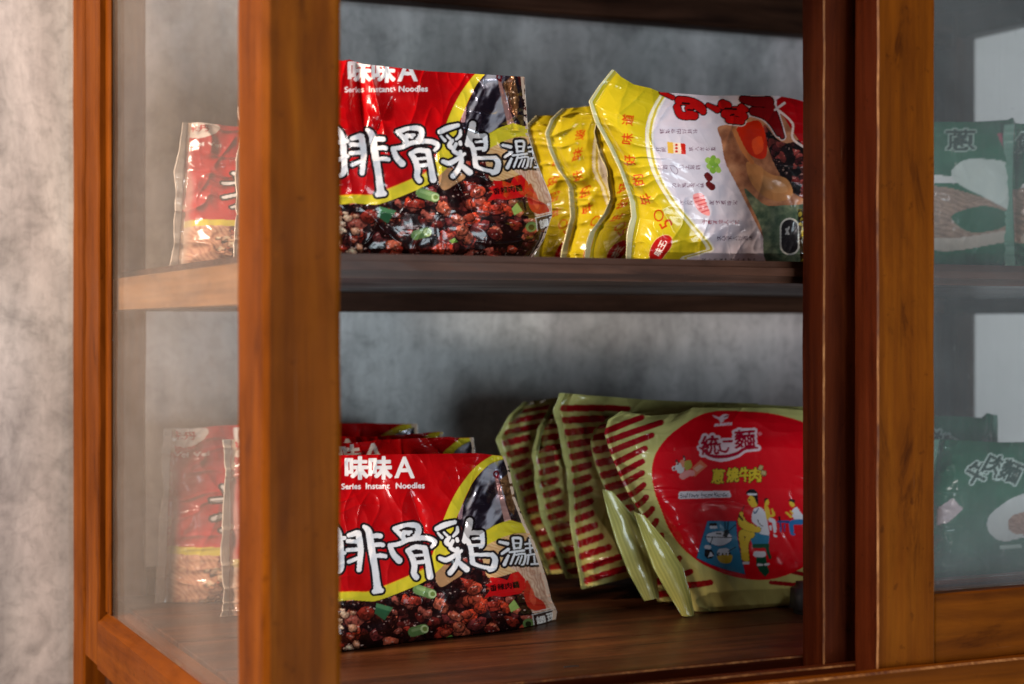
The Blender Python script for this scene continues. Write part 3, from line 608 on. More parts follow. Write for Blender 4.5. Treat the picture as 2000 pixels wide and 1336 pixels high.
    c.line(z5([(365, 692), (690, 700)]), .8, BK); c.stroke([z5([(505, 648, 8), (560, 652, 8)])], BK)
    c.poly(z5([(600, 610), (640, 590), (670, 630), (630, 700), (585, 680)]), BK); c.line(z5([(640, 640), (740, 540)]), 1.2, (20, 60, 84)); c.stroke([z5([(610, 510, 12), (612, 590, 10)]), z5([(650, 510, 12), (640, 600, 10)])], (22, 70, 96))
    c.stroke([z5([(435, 540, 22), (490, 540, 22)])], BK); c.stroke([z5([(440, 570, 18), (500, 572, 18)])], WH)
    c.poly(z5([(355, 850), (445, 850), (475, 910), (450, 960), (385, 960), (355, 920)]), BK); c.stroke([z5([(380, 815, 24), (415, 820, 24)])], WH); c.poly(z5([(430, 870), (470, 925), (400, 945)]), WH); c.line(z5([(425, 790), (460, 690)]), .8, BK)
    c.stroke([z5([(560, 900, 52), (630, 900, 52)])], BK); c.stroke([z5([(555, 880, 40), (625, 870, 40)])], WH)
    c.poly(z5([(520, 930), (690, 915), (685, 1000), (620, 1022), (545, 1000)]), (214, 172, 44), 1, True); c.line(z5([(650, 870), (740, 820)]), 1, BK)
    for k in range(7): c.stroke([z5([(535 + 22 * k, 890 + 10 * (k % 3), 9), (540 + 22 * k, 900 + 8 * (k % 2), 9)])], WH if k % 2 else BK)
    # seated man
    c.poly(z5([(945, 640), (1140, 640), (1145, 790), (1060, 810), (950, 790)]), BL, 1, True)
    c.stroke([z5([(975, 805, 26), (1140, 800, 26)])], GR); c.poly(z5([(1000, 930), (1120, 930), (1130, 1020), (1165, 1130), (1110, 1185), (1040, 1120), (1000, 1040)]), GR); c.stroke([z5([(1130, 820, 22), (1170, 950, 18)])], GR)
    c.stroke([z5([(1000, 905, 38), (1085, 905, 38)])], WH); c.stroke([z5([(1020, 1035, 14), (1070, 1040, 14)]), z5([(1110, 1035, 14), (1150, 1030, 14)])], WH)
    leg = [z5([(930, 660, 50), (830, 640, 40), (815, 700, 34), (840, 830, 36), (855, 950, 40)]), z5([(900, 700, 34), (870, 800, 30), (880, 970, 34)])]
    c.stroke(leg, BK, .8); c.stroke(leg, SK); c.poly(z5([(830, 1000), (910, 1000), (915, 1035), (830, 1035)]), WH)
    c.poly(z5([(960, 360), (1030, 320), (1090, 360), (1130, 460), (1160, 650), (1130, 670), (1030, 640), (1010, 560), (945, 490)]), WH, 1, True)
    arm = [z5([(1020, 600, 36), (920, 590, 34), (840, 560, 30), (800, 500, 28), (815, 400, 22)]), z5([(960, 560, 22), (870, 520, 22), (820, 440, 20)])]
    c.stroke(arm, BK, .7); c.stroke(arm, SK); c.line(z5([(820, 370), (850, 305)]), 1.2, (120, 20, 20)); c.stroke([z5([(785, 430, 14), (830, 480, 12)])], (60, 40, 20))
    c.line(z5([(1020, 480), (1040, 530), (1080, 560)]), .8, BK); c.line(z5([(965, 375), (985, 395), (1030, 340)]), 1.3, (50, 90, 130))
    c.poly(z5([(905, 200), (940, 170), (1010, 190), (1010, 300), (960, 325), (925, 300), (895, 240)]), SK, 1, True)
    c.poly(z5([(870, 150), (900, 110), (960, 95), (1005, 130), (1020, 180), (1020, 290), (990, 250), (960, 190), (900, 170)]), BK, 1, True); c.stroke([z5([(900, 162, 12), (995, 162, 13)])], WH)
    c.line(z5([(905, 232), (925, 230)]), .9, BK); c.stroke([z5([(975, 235, 12), (978, 250, 12)])], SK)
    # two more eaters
    c.poly(z5([(1100, 300), (1140, 310), (1170, 370), (1170, 480), (1120, 450)]), SK, 1, True); c.stroke([z5([(1130, 250, 28), (1132, 275, 26)])], SK); c.poly(z5([(1095, 225), (1120, 205), (1150, 215), (1115, 240), (1105, 280)]), BK)
    c.stroke([z5([(1195, 350, 12), (1215, 420, 16), (1175, 430, 12)])], SK); c.stroke([z5([(1175, 480, 26), (1220, 510, 24), (1230, 620, 20)]), z5([(1175, 560, 14), (1180, 600, 12)])], WH); c.poly(z5([(1210, 650), (1260, 680), (1255, 695), (1215, 690)]), WH)
    c.stroke([z5([(1270, 500, 14), (1400, 505, 18)]), z5([(1300, 500, 12), (1305, 620, 12)]), z5([(1350, 540, 8), (1350, 620, 8)])], (46, 76, 140)); c.stroke([z5([(1285, 450, 16), (1290, 480, 12)])], BK)
    c.poly(z5([(1440, 380), (1500, 320), (1560, 400), (1640, 470), (1560, 480), (1470, 470)]), WH, 1, True); c.stroke([z5([(1440, 270, 30), (1450, 295, 26)])], SK); c.poly(z5([(1395, 240), (1430, 215), (1480, 235), (1480, 280), (1440, 255)]), BK)
    c.stroke([z5([(1375, 390, 12), (1430, 440, 16)]), z5([(1425, 370, 10), (1450, 400, 12)])], SK); c.stroke([z5([(1560, 505, 34), (1440, 520, 32), (1440, 620, 26)]), z5([(1440, 650, 18), (1465, 660, 16)])], (46, 116, 180))
    return c.done()

def print_stripes():
    c = Canvas(0, 0, 520, 400, (208, 200, 124))
    c.paint(np.clip(fbm(c.X / 60, c.Y / 60, 19, 3) - .4, 0, 1).astype(np.float32), (146, 146, 84), .8)
    for k in range(15):
        y = 24 + 25.2 * k; dx = 255 - math.sqrt(max(0, 190 ** 2 - (y - 205) ** 2)) if abs(y - 205) < 190 else 230
        c.stroke([[(8, y + 8, 7.2), (max(30, dx * .5), y + 3, 7.6), (max(46, dx - 22), y, 7.0)]], (156, 14, 26)); c.stroke([[(520 - 8, y, 6.0), (520 - max(46, dx - 22), y, 5.8)]], (156, 14, 26))
    c.stroke([[(255, 205, 170), (265, 205, 170)]], (200, 10, 26))
    return c.done()
# ---- print Y: yellow and white packet lying on its side
def print_y():
    c = Canvas(1130, 110, 1680, 550, (206, 200, 214)); z2 = Z(1020, 110, 3.107); z6 = Z(1270, 170, 3.817)
    c.paint(np.clip(fbm(c.X / 40, c.Y / 40, 23, 3) - .45, 0, 1).astype(np.float32), (226, 190, 206), .6)
    edge = [(840, 225), (785, 320), (752, 420), (748, 520), (768, 640), (815, 760), (905, 900), (1005, 1020), (1115, 1160), (1060, 1195), (960, 1225)]
    e = catmull(z2(edge), 6)
    c.poly(e.tolist() + [(1320, 540), (1120, 540), (1120, 100), (1290, 100)], (194, 174, 30))
    c.stroke([[(x + 5, y, 3.4) for x, y in e]], (226, 222, 190)); c.stroke([[(x + 10, y, 2.6) for x, y in e]], (196, 178, 60)); c.stroke([[(x + 14, y, 1.6) for x, y in e]], (230, 226, 214))
    for g, x, y, r in (('道', 640, 385, 82), ('味', 637, 500, 84), ('好', 652, 630, 96), ('的', 702, 750, 100), ('年', 748, 868, 112)):
        c.text(g, *z2([(x, y)])[0], 21, 22, r, (186, 62, 16), .35)
    c.stroke([[(1020 + (828 + 26 * math.cos(t)) / 3.107, 110 + (966 + 32 * math.sin(t)) / 3.107, 1.4) for t in np.linspace(0, 6.3, 20)]], (186, 62, 16))
    c.text('5', *z2([(872, 1018)])[0], 14, 24, 118, (186, 62, 16), .3)
    ov = catmull(z2([(778, 1235), (775, 1180), (810, 1115), (865, 1085), (905, 1100), (905, 1150), (870, 1200), (830, 1245)]), 6, True)
    c.paint(c.dilate(c.raster([ov]), 1.0), (226, 190, 120)); c.poly(ov, (176, 22, 20)); c.text('味王', *z2([(838, 1165)])[0], 30, 14, 62, (238, 226, 220), .5)
    TX = (104, 62, 88)
    def row(s_, x0, x1, y, col=TX, h=9.0):
        n = len(s_); k = (x1 - x0) / n
        for i, g in enumerate(s_): c.text(g, *z6([(x0 + k * (i + .5), y)])[0], h, min(h, k / 3.817 * .9), 90, col, .2)
    row('輕鬆做出好美味', 68, 356, 330); row('打開', 40, 122, 465); row('放入滾水煮', 282, 490, 462); row('打顆', 52, 134, 598); row('加上鮮蔬', 210, 378, 598)
    row('再加點紅棗入味', 165, 405, 732); row('加三片', 215, 318, 862); row('最佳風味湯', 438, 655, 862); row('營養滿點人人誇', 385, 665, 1008, (150, 60, 80)); row('享受個人好滋味', 495, 768, 1128, (80, 60, 84)); row('保存期限請見包裝標示', 380, 800, 1290, (40, 36, 44), 7)
    c.poly(z6([(126, 408), (262, 422), (266, 502), (132, 494)]), (236, 214, 190)); c.poly(z6([(126, 408), (170, 412), (174, 496), (132, 494)]), (222, 176, 70)); c.poly(z6([(226, 418), (262, 422), (266, 502), (232, 500)]), (196, 34, 20))
    for y in (432, 456, 480): c.stroke([z6([(194, y, 9), (198, y, 9)])], (196, 44, 40))
    c.stroke([z6([(140, 588, 2.5), (180, 590, 3), (205, 620, 3), (195, 648, 3), (170, 636, 2.5), (150, 600, 2)])], (130, 110, 130))
    for k, (x, y) in enumerate(((430, 545), (470, 530), (500, 550), (490, 590), (440, 590), (465, 620), (505, 615), (460, 565))): c.stroke([z6([(x, y, 22), (x + 4, y + 6, 20)])], (122, 166, 60) if k % 2 else (150, 186, 84))
    c.stroke([z6([(425, 660, 24), (440, 678, 26)]), z6([(435, 725, 22), (460, 745, 26)])], (92, 20, 24))
    c.poly(z6([(320, 805), (385, 795), (415, 860), (445, 935), (430, 960), (370, 930), (335, 880)]), (236, 150, 150), 1, True)
    for k in range(5): c.line(z6([(325 + 14 * k, 830 + 26 * k), (400 + 9 * k, 812 + 26 * k)]), 1.3, (206, 88, 92))
    # photograph of the dish
    dish = catmull(z6([(505, 300), (640, 270), (760, 220), (1000, 200), (1400, 240), (1400, 1330), (900, 1330), (860, 1170), (760, 960), (640, 720), (560, 560), (530, 400)]), 6, True)
    dm = c.raster([dish]); k = fbm(c.X / 22, c.Y / 22, 33, 4)[..., None]; c.a[dm, :3] = ((np.array((104, 58, 42)) * (1 - k) + np.array((216, 158, 118)) * k) / 255)[dm]
    m = c.raster([catmull(z6([(700, 760), (860, 880), (1040, 880), (1400, 900), (1400, 1330), (900, 1330), (830, 1060)]), 6, True)]); k = fbm(c.X / 14, c.Y / 14, 37, 4)[..., None]; c.a[m, :3] = ((np.array((34, 56, 46)) * (1 - k) + np.array((150, 160, 130)) * k) / 255)[m]
    m = c.raster([catmull(z6([(850, 280), (1020, 420), (1400, 300), (1400, 860), (1080, 800), (960, 640), (880, 460)]), 6, True)]); c.cells(m, 15, [(96, 30, 32), (60, 22, 26), (24, 14, 18), (120, 50, 48), (20, 16, 20)], 53, (14, 8, 10), .8)
    c.poly(z6([(720, 560), (800, 580), (900, 650), (1010, 680), (1060, 760), (1050, 820), (960, 852), (860, 820), (770, 740), (725, 640)]), (186, 130, 82), 1, True); c.poly(z6([(830, 660), (900, 680), (1000, 720), (1020, 780), (930, 790), (850, 740)]), (206, 156, 106), .45, True)
    c.poly(z6([(640, 320), (740, 260), (820, 260), (870, 400), (860, 520), (790, 530), (700, 460)]), (190, 40, 16), 1, True); c.poly(z6([(760, 400), (830, 370), (840, 470), (780, 500)]), (222, 84, 40), .8, True); c.stroke([z6([(625, 320, 16), (690, 460, 18), (760, 560, 16)])], (190, 120, 72))
    # red title in swollen letters along the top, black outlines
    T1 = [[(85, 40, 16), (170, 80, 14)], [(215, 100, 30), (300, 110, 30), (370, 150, 34), (395, 185, 22)], [(200, 150, 26), (230, 210, 26), (330, 215, 28)], [(290, 160, 30), (300, 200, 24)],
          [(430, 135, 14), (500, 170, 22)], [(540, 130, 34), (575, 140, 30)], [(560, 200, 32), (650, 180, 34), (700, 220, 26)], [(590, 240, 30), (680, 255, 24)], [(680, 150, 24), (715, 170, 18)],
          [(690, 90, 24), (780, 110, 34), (880, 110, 38)], [(770, 180, 30), (860, 200, 40), (920, 260, 34), (960, 340, 24)], [(880, 130, 34), (930, 230, 28), (985, 370, 14)]]
    T1 = [z6(q) for q in T1]
    c.paint(c.stroke_mask(T1[7:], 4.2), (206, 186, 190)); c.stroke(T1, (30, 10, 14), 2.0); c.stroke(T1[:9], (172, 16, 18)); c.stroke(T1[9:], (116, 14, 20))
    for q in ([(240, 120), (290, 125)], [(280, 170), (320, 172)], [(600, 210), (620, 205)], [(560, 160), (640, 165)]): c.line(z6(q), 2.0, (36, 10, 14))
    c.poly(z6([(940, 95), (1000, 60), (1150, 110), (1400, 160), (1400, 480), (1140, 440), (1060, 330), (1000, 230), (945, 170)]), (158, 8, 18)); c.line(z6([(945, 165), (1060, 270), (1060, 380), (1150, 450)]), 2.2, (212, 190, 186)); c.line(z6([(930, 170), (1000, 120)]), 2.4, (206, 186, 186))
    # dark seal shape at the corner
    c.stroke([z6([(1040, 1050, 66), (1040, 1180, 66)])], (190, 190, 186), 2.2); c.stroke([z6([(1040, 1050, 62), (1040, 1180, 62)])], (32, 28, 32)); c.line(z6([(1015, 1060), (1030, 1095)]), 2, (170, 168, 168)); c.line(z6([(1035, 1045), (1012, 1095)]), 1.6, (170, 168, 168))
    m = c.raster([z6([(1100, 910), (1400, 890), (1400, 1330), (1120, 1330)])]); c.cells(m, 9, [(170, 150, 50), (60, 46, 24), (40, 30, 20)], 59, (20, 16, 14), 0)
    return c.done()

# ---- print G: dark green packets behind the door glass
def print_g(kind):
    c = Canvas(1780, 200, 2160, 560, (10, 84, 58)); z = Z(1810, 200, 3.93)
    c.paint(np.clip(fbm(c.X / 30, c.Y / 30, 63 + kind, 4) - .3, 0, 1).astype(np.float32), (30, 112, 82), .9)
    W = (200, 200, 198)
    if kind == 0:
        for g, x, y in (('鮮', 60, 280), ('蔥', 360, 270)): c.text(g, *z([(x, y)])[0], 42, 42, 0, (20, 54, 44), 1.0, 0, (150, 172, 160), 2.2)
        c.poly(z([(570, 230), (680, 210), (710, 350), (620, 370)]), (150, 60, 76))
        c.stroke([z([(40, 640, 34), (180, 590, 34), (320, 590, 30)])], W); m = c.raster([catmull(z([(-100, 700), (200, 640), (420, 700), (640, 820), (740, 940), (600, 1020), (380, 1080), (150, 1090), (-100, 1050)]), 6, True)])
        c.strands(m, (170, 140, 120), (90, 70, 62), .4, 71, 9); c.poly(z([(330, 860), (500, 800), (660, 880), (600, 980), (430, 1010), (330, 930)]), (20, 84, 60), 1, True)
        c.poly(z([(310, 520), (390, 430), (520, 430), (630, 470), (670, 600), (760, 760), (760, 930), (640, 840), (480, 720), (350, 620)]), (186, 194, 188), 1, True)
        c.stroke([z([(40, 1060, 46), (280, 1110, 50), (560, 1060, 46), (800, 1000, 46)])], (176, 164, 152)); c.stroke([z([(30, 840, 26), (170, 960, 30)])], (216, 190, 180))
    else:
        for g, x, y in (('牛', 330, 350), ('肉', 480, 280), ('麵', 620, 330)): c.text(g, *z([(x, y)])[0], 44, 46, -24, (24, 62, 52), 1.6, 0, (186, 204, 196), 2.8)
        c.stroke([z([(600, 780, 150), (760, 720, 190), (900, 760, 190)])], W); m = c.stroke_mask([z([(700, 790, 90), (860, 780, 130)])]); c.strands(m, (190, 150, 130), (110, 70, 60), .5, 73, 9)
        c.poly(z([(60, 640), (160, 560), (260, 650), (150, 760), (60, 780)]), (196, 176, 180)); c.line(z([(560, 980), (700, 985)]), 4, (170, 190, 180))
    return c.done()

PA, PU, PY, PG0, PG1, PS = print_a(), print_u(), print_y(), print_g(0), print_g(1), print_stripes()
bpy.data.objects.remove(_go); bpy.data.curves.remove(_cu)

# ------------------------------------------------------------------ packets
def coons(L, R, B, T, nu, nv):
    # L, R run bottom to top, B, T run left to right; all in photo pixels or metres
    L, R, B, T = (resample(q, n) for q, n in ((L, nv), (R, nv), (B, nu), (T, nu)))
    u = np.linspace(0, 1, nu)[None, :, None]; v = np.linspace(0, 1, nv)[:, None, None]
    P = (1 - u) * L[:, None] + u * R[:, None] + (1 - v) * B[None] + v * T[None]
    P = P - ((1 - u) * (1 - v) * L[0] + u * (1 - v) * R[0] + (1 - u) * v * L[-1] + u * v * R[-1])
    return P
def rect(x0, y0, x1, y1, dx=0): return ([(x0, y1), (x0, y0)], [(x1, y1), (x1 + dx, y0)], [(x0, y1), (x1, y1)], [(x0, y0), (x1 + dx, y0)])
REF_S = rect(0, 0, 520, 400)
def profile(nu, nv, kind):
    u = np.linspace(0, 1, nu)[None, :]; v = np.linspace(0, 1, nv)[:, None]
    e = np.minimum(u, 1 - u)
    f = np.clip((e - 0.015) / 0.20, 0, 1); f = np.sin(f * math.pi / 2) ** 0.85
    if kind == 'A':
        g = np.interp(v, [0, .03, .10, .28, .50, .75, .93, 1], [.30, .62, .90, 1.0, .86, .52, .20, .06])
    else:
        g = np.interp(v, [0, .03, .10, .28, .60, .80, .92, .97, 1], [.25, .55, .85, 1.0, .98, .80, .50, .28, .08])
    return f * g, u, v
def wrinkle(u, v, seed, amp, W, H):
    x = u * W * 100; y = v * H * 100          # centimetres
    x, y = np.broadcast_arrays(x, y)
    wx = x + 1.3 * (fbm(x / 3, y / 3, seed + 1, 2) - .5); wy = y + 1.3 * (fbm(x / 3, y / 3, seed + 2, 2) - .5)
    e = np.minimum(u, 1 - u); ends = np.exp(-e / 0.10); tops = np.exp(-(1 - v) / 0.12) + .6 * np.exp(-v / 0.10)
    a = ridge(wx / 3.4 + .2 * wy, wy / 4.6, seed + 3, 3.0); b = ridge(wx / 1.5 - .25 * wy, wy / 3.2 + .2 * wx, seed + 4, 3.5); d = ridge(wx / .9 + .3 * wy, wy / 1.6, seed + 5, 5)
    f = ridge(wx / 3.5, wy / 0.75, seed + 6, 2.5)             # folds running out of the end seals
    w = -(0.9 * a + 0.55 * b * (.5 + tops) + .16 * d * (.35 + ends + tops)) * .0011 - f * ends * .0034
    w = w + .0020 * (fbm(x / 2.2, y / 2.2, seed + 8, 3) - .5) + .0060 * (fbm(x / 5.0 + .1 * y, y / 6.5, seed + 15, 2) - .5) * np.clip(e * 8, 0, 1)
    return w * amp
def grid_faces(nv, nu, off=0):
    i = np.arange(nv - 1)[:, None] * nu + np.arange(nu - 1)[None, :] + off
    return np.stack([i, i + 1, i + nu + 1, i + nu], -1).reshape(-1, 4)
def mesh_np(name, V, Fq, colr, mat):
    me = bpy.data.meshes.new(name); me.vertices.add(len(V)); me.vertices.foreach_set('co', V.astype(np.float32).ravel())
    me.loops.add(len(Fq) * 4); me.loops.foreach_set('vertex_index', Fq.astype(np.int32).ravel())
    me.polygons.add(len(Fq)); me.polygons.foreach_set('loop_start', (np.arange(len(Fq)) * 4).astype(np.int32))
    me.polygons.foreach_set('use_smooth', np.ones(len(Fq), bool))
    at = me.color_attributes.new('print', 'FLOAT_COLOR', 'POINT'); at.data.foreach_set('color', colr.astype(np.float32).ravel())
    me.update(calc_edges=True); me.materials.append(mat); return me
def ray_plane(px, p0, yaw, lean, d, zmin):
    n = np.array([-math.sin(yaw) * math.cos(lean), math.cos(yaw) * math.cos(lean), -math.sin(lean)])
    r = ray(px[..., 0], px[..., 1]); t = ((np.array(p0) - CAM) @ n + d) / (r @ n)
    P = CAM + r * t[..., None]
    return P, n
def fin_mesh(edge, out, n, width, colr, seed, ridges=6, curl=0.0):
    # crimped end seal: a ribbon on the packet's end edge, pleated along its length, with a pinked outer edge
    m = len(edge); k = 2 * ridges + 1; w = np.linspace(0, 1, k)
    width = np.broadcast_to(np.asarray(width, float), (m,))
    ph = np.arange(m); zig = 1 + .05 * ((ph % 2) * 2 - 1)
    wv = (vnoise(ph / 14.0, ph * 0 + .5, seed) - .5) * .004
    V = np.zeros((m, k, 3))
    for j in range(k):
        off = width * w[j] * (zig if j == k - 1 else 1)
        V[:, j] = edge + out[None] * off[:, None] + n[None] * ((.0005 * (-1) ** j) + w[j] * wv + curl * w[j] ** 2 * width)[:, None]
    Fq = grid_faces(m, k); C = np.ones((m, k, 4)); C[..., :3] = lin(np.array(colr) / 255.0)
    C[:, :, :3] *= (0.9 + .2 * vnoise(ph[:, None] / 6.0, w[None] * 5, seed))[..., None]
    return V, Fq, C
def packet(name, label, group, P, n, thick, art, artpx, base, fin_col, fin_l, fin_r, zmin, back_col, seed, step_b=6, fl=None, fr=None):
    nv, nu = P.shape[:2]
    P = P.copy(); P[..., 2] = np.maximum(P[..., 2], zmin + .0006)
    C = art.sample(artpx[..., 0], artpx[..., 1])
    iv = np.unique(np.r_[np.arange(0, nv, step_b), nv - 1]); iu = np.unique(np.r_[np.arange(0, nu, step_b), nu - 1])
    Pb = P[np.ix_(iv, iu)] + n * thick[np.ix_(iv, iu)][..., None]; Pb[..., 2] = np.maximum(Pb[..., 2], zmin + .0006)
    Cb = np.ones(Pb.shape[:2] + (4,)); Cb[..., :3] = lin(np.array(back_col) / 255.0)
    V = np.r_[P.reshape(-1, 3), Pb.reshape(-1, 3)] - base
    Fq = np.r_[grid_faces(nv, nu), grid_faces(len(iv), len(iu), nv * nu)[:, ::-1]]
    root = tag(empty(name, base), label, 'noodle packet', group)
    link('bag', mesh_np('bag', V, Fq, np.r_[C.reshape(-1, 4), Cb.reshape(-1, 4)], M['film']), root)
    stp = max(1, nv // 110)
    x = P[nv // 2, -1] - P[nv // 2, 0]; x = x / np.linalg.norm(x)
    for side, wd in ((0, fin_l), (-1, fin_r)):
        if wd is None: continue
        e = P[::stp, side]; o = -x if side == 0 else x
        d = fl if side == 0 else fr
        if d is not None: o = o * d[0] + n * d[1]; o = o / np.linalg.norm(o)
        wdt = np.interp(np.linspace(0, 1, len(e)), np.linspace(0, 1, len(wd)), wd)
        Vf, Ff, Cf = fin_mesh(e, o, n, wdt, fin_col, seed + side, 5, 0.15)
        Vf[..., 2] = np.maximum(Vf[..., 2], zmin + .0008)
        link('end_seal', mesh_np('end_seal', Vf.reshape(-1, 3) - base, Ff, Cf.reshape(-1, 4), M['film']), root)
    return root
def traced(name, label, group, L, R, B, T, step, p0, yaw, lean, TH, kind, art, fin_col, fin_l, fin_r, zmin, back_col, seed, amp=1.0, shift=(0, 0), ref=None, fl=None, fr=None, folds=()):
    wpx = np.hypot(*(np.array(R[0]) - L[0])); hpx = np.hypot(*(np.array(L[-1]) - L[0]))
    nu, nv = int(wpx / step), int(hpx / step)
    px = coons(L, R, B, T, nu, nv); pr, u, v = profile(nu, nv, kind)
    d = TH / 2 * (1 - pr) + wrinkle(u, v, seed, amp, .18, .13) * np.clip(np.minimum(u, 1 - u) * 25, .25, 1)
    for fx, fy, sl, wd, am, ln in folds:       # long soft creases: start point, slant, width, depth, length (photo pixels)
        q = (px[..., 0] - fx) - sl * (px[..., 1] - fy); d = d + am * np.exp(-np.abs(q / wd) ** 1.3) * smst(-20, 15, px[..., 1] - fy) * smst(ln, ln * .4, px[..., 1] - fy)
    P, n = ray_plane(px, p0, yaw, lean, d, zmin)
    ap = px + np.array(shift) if ref is None else coons(*ref, nu, nv)
    base = np.array([P[0, :, 0].mean(), P[0, :, 1].mean(), zmin])
    return packet(name, label, group, P, n, TH * pr, art, ap, base, fin_col, fin_l, fin_r, zmin, back_col, seed, 6, fl, fr)
def standing(name, label, group, x0, x1, y, z, H, yaw, lean, TH, kind, art, ref, fin_col, zmin, back_col, seed, amp=1.2, nu=150, nv=110, narrow=0.0, fin=.0055):
    # a packet given by its size and place: bottom edge from x0 to x1 on the board at depth y
    W = (x1 - x0) / math.cos(yaw); pr, u, v = profile(nu, nv, kind)
    n = np.array([-math.sin(yaw) * math.cos(lean), math.cos(yaw) * math.cos(lean), -math.sin(lean)])
    X = np.array([math.cos(yaw), math.sin(yaw), 0]); U = np.cross(n, X) * -1
    if U[2] < 0: U = -U
    d = TH / 2 * (1 - pr) + wrinkle(u, v, seed, amp, W, H) * np.clip(np.minimum(u, 1 - u) * 25, .25, 1)
    un = (u - .5) * (1 - narrow * v); hh = v * (1 - .03 * fbm(u * 5, u * 0 + seed, seed, 2))
    P = np.array([x0, y, z]) + X * W / 2 + X * (un * W)[..., None] + U * (hh * H)[..., None] + n * d[..., None]
    base = np.array([P[0, :, 0].mean(), P[0, :, 1].mean(), zmin])
    fw = [fin * (.5 + 1.0 * float(hash2(np.array(k), np.array(seed), 3))) for k in range(7)]
    return packet(name, label, group, P, n, TH * pr, art, coons(*ref, nu, nv), base, fin_col, fw, fw, zmin, back_col, seed, 5, (.85, -.35), (.5, .85))

# red packets, lower compartment
A_L = [(572, 1292), (566, 1100), (578, 893)]
A_R = [(1083, 1226), (1087, 1193), (1077, 1172), (1068, 1133), (1058, 1101), (1043, 1058), (1025, 1021), (1006, 972), (996, 920), (987, 891)]
A_B = [(572, 1292), (690, 1276), (860, 1257), (1000, 1240), (1083, 1226)]
A_T = [(578, 893), (668, 889), (800, 887), (930, 885), (987, 891)]
REF_A = (A_L, A_R, A_B, A_T)
RB, WF = (186, 160, 140), (216, 200, 186)
G_AL, G_AU, G_U, G_Y, G_G = 'red noodle packets on the cabinet floor', 'red noodle packets on the shelf', 'striped noodle packets on the cabinet floor', 'yellow noodle packets on the shelf', 'green noodle packets behind the closed door'
traced('noodle_packet', 'red noodle packet with white brush lettering, front of the row on the cabinet floor', G_AL, *REF_A, 1.3, (0.105, 0.185, ZF), math.radians(11), math.radians(7), .050, 'A', PA, WF, [.008] * 4, [.006, .007, .010, .014, .012], ZF, RB, 11, 1.1, fl=(.7, .7), fr=(.35, .95), folds=((930, 900, -.25, 9, .004, 160), (800, 960, .35, 11, .003, 120), (965, 890, .12, 8, .005, 140)))
for k, (x0, x1, y, H, yw, ln, lb) in enumerate(((0.080, 0.254, 0.262, .125, 7, 7, 'red noodle packet directly behind the front one on the cabinet floor'), (0.078, 0.252, 0.328, .124, 5, 6, 'red noodle packet last but one in the row on the cabinet floor'),
        (0.050, 0.256, 0.404, .127, 2, 3, 'red noodle packet last in the row on the cabinet floor by the wall'))):
    standing('noodle_packet', lb, G_AL, x0, x1, y, ZF, H, math.radians(yw), math.radians(ln), .040, 'A', PA, REF_A, WF, ZF, RB, 120 + 9 * k, 2.2, 260, 180, .07)
# red packets on the shelf
traced('noodle_packet', 'red noodle packet with white brush lettering, front of its row on the shelf', G_AU, [(566, 528), (560, 320), (572, 104)], [(1030, 522), (1062, 468), (1078, 420), (1076, 386), (1048, 317), (1031, 261), (1024, 150)],
       [(566, 528), (800, 524), (1030, 522)], [(572, 104), (640, 112), (668, 119), (682, 116), (708, 125), (838, 139), (1024, 150)], 1.3, (0.094, 0.150, ZS), math.radians(3), math.radians(3), .052, 'A', PA, WF, [.008] * 4, [.006, .005, .004, .004, .005], ZS, RB, 29, 2.1, (-6, 775), fl=(.7, .7), fr=(.3, .95), folds=((694, 118, .10, 9, .011, 190), (722, 130, .22, 8, -.006, 170), (760, 200, -.45, 10, .005, 130), (985, 150, .12, 10, .006, 150), (880, 330, .5, 9, .004, 120)))
for k, (x0, x1, y, H, yw, ln, lb) in enumerate(((0.061, 0.226, 0.240, .106, 2, 8, 'crumpled red noodle packet second in the row on the shelf'), (0.040, 0.222, 0.325, .104, -2, 7, 'crumpled red noodle packet last in the row on the shelf'))):
    standing('noodle_packet', lb, G_AU, x0, x1, y, ZS, H, math.radians(yw), math.radians(ln), .044, 'A', PA, REF_A, WF, ZS, RB, 160 + 9 * k, 3.2, 260, 180, .10)
# striped packets
U_L = [(1356, 1200), (1334, 1140), (1312, 1096), (1286, 1052), (1253, 1004), (1228, 967), (1209, 927), (1191, 883), (1180, 846), (1188, 820), (1213, 803)]
U_R = [(1660, 1184), (1690, 1000), (1650, 808)]; U_B = [(1356, 1200), (1480, 1193), (1560, 1188), (1660, 1184)]
U_T = [(1213, 803), (1270, 812), (1325, 808), (1352, 796), (1420, 797), (1500, 796), (1550, 800), (1650, 808)]
REF_U = (U_L, U_R, U_B, U_T); GB, GF = (150, 146, 84), (196, 190, 118)
U0 = traced('noodle_packet', 'pale green striped noodle packet with a full red disc and eating people', G_U, *REF_U, 1.3, (0.350, 0.212, ZF), math.radians(0), math.radians(8), .044, 'U', PU, GF, None, None, ZF, GB, 31, 1.2, fl=(.75, -.66))
U1 = traced('noodle_packet', 'striped green noodle packet pressed right behind the red disc packet', G_U, [(1285, 1176), (1250, 1108), (1214, 1030), (1184, 962), (1165, 916), (1157, 887), (1153, 861), (1160, 839), (1192, 812)], [(1600, 1160), (1620, 990), (1600, 796)], [(1285, 1176), (1440, 1168), (1600, 1160)],
       [(1192, 812), (1260, 806), (1300, 800), (1420, 792), (1480, 790), (1600, 796)], 2.0, (0.345, 0.242, ZF), 0.0, math.radians(8), .046, 'U', PS, GF, None, None, ZF, GB, 37, 1.6, ref=REF_S, fl=(.75, -.66))
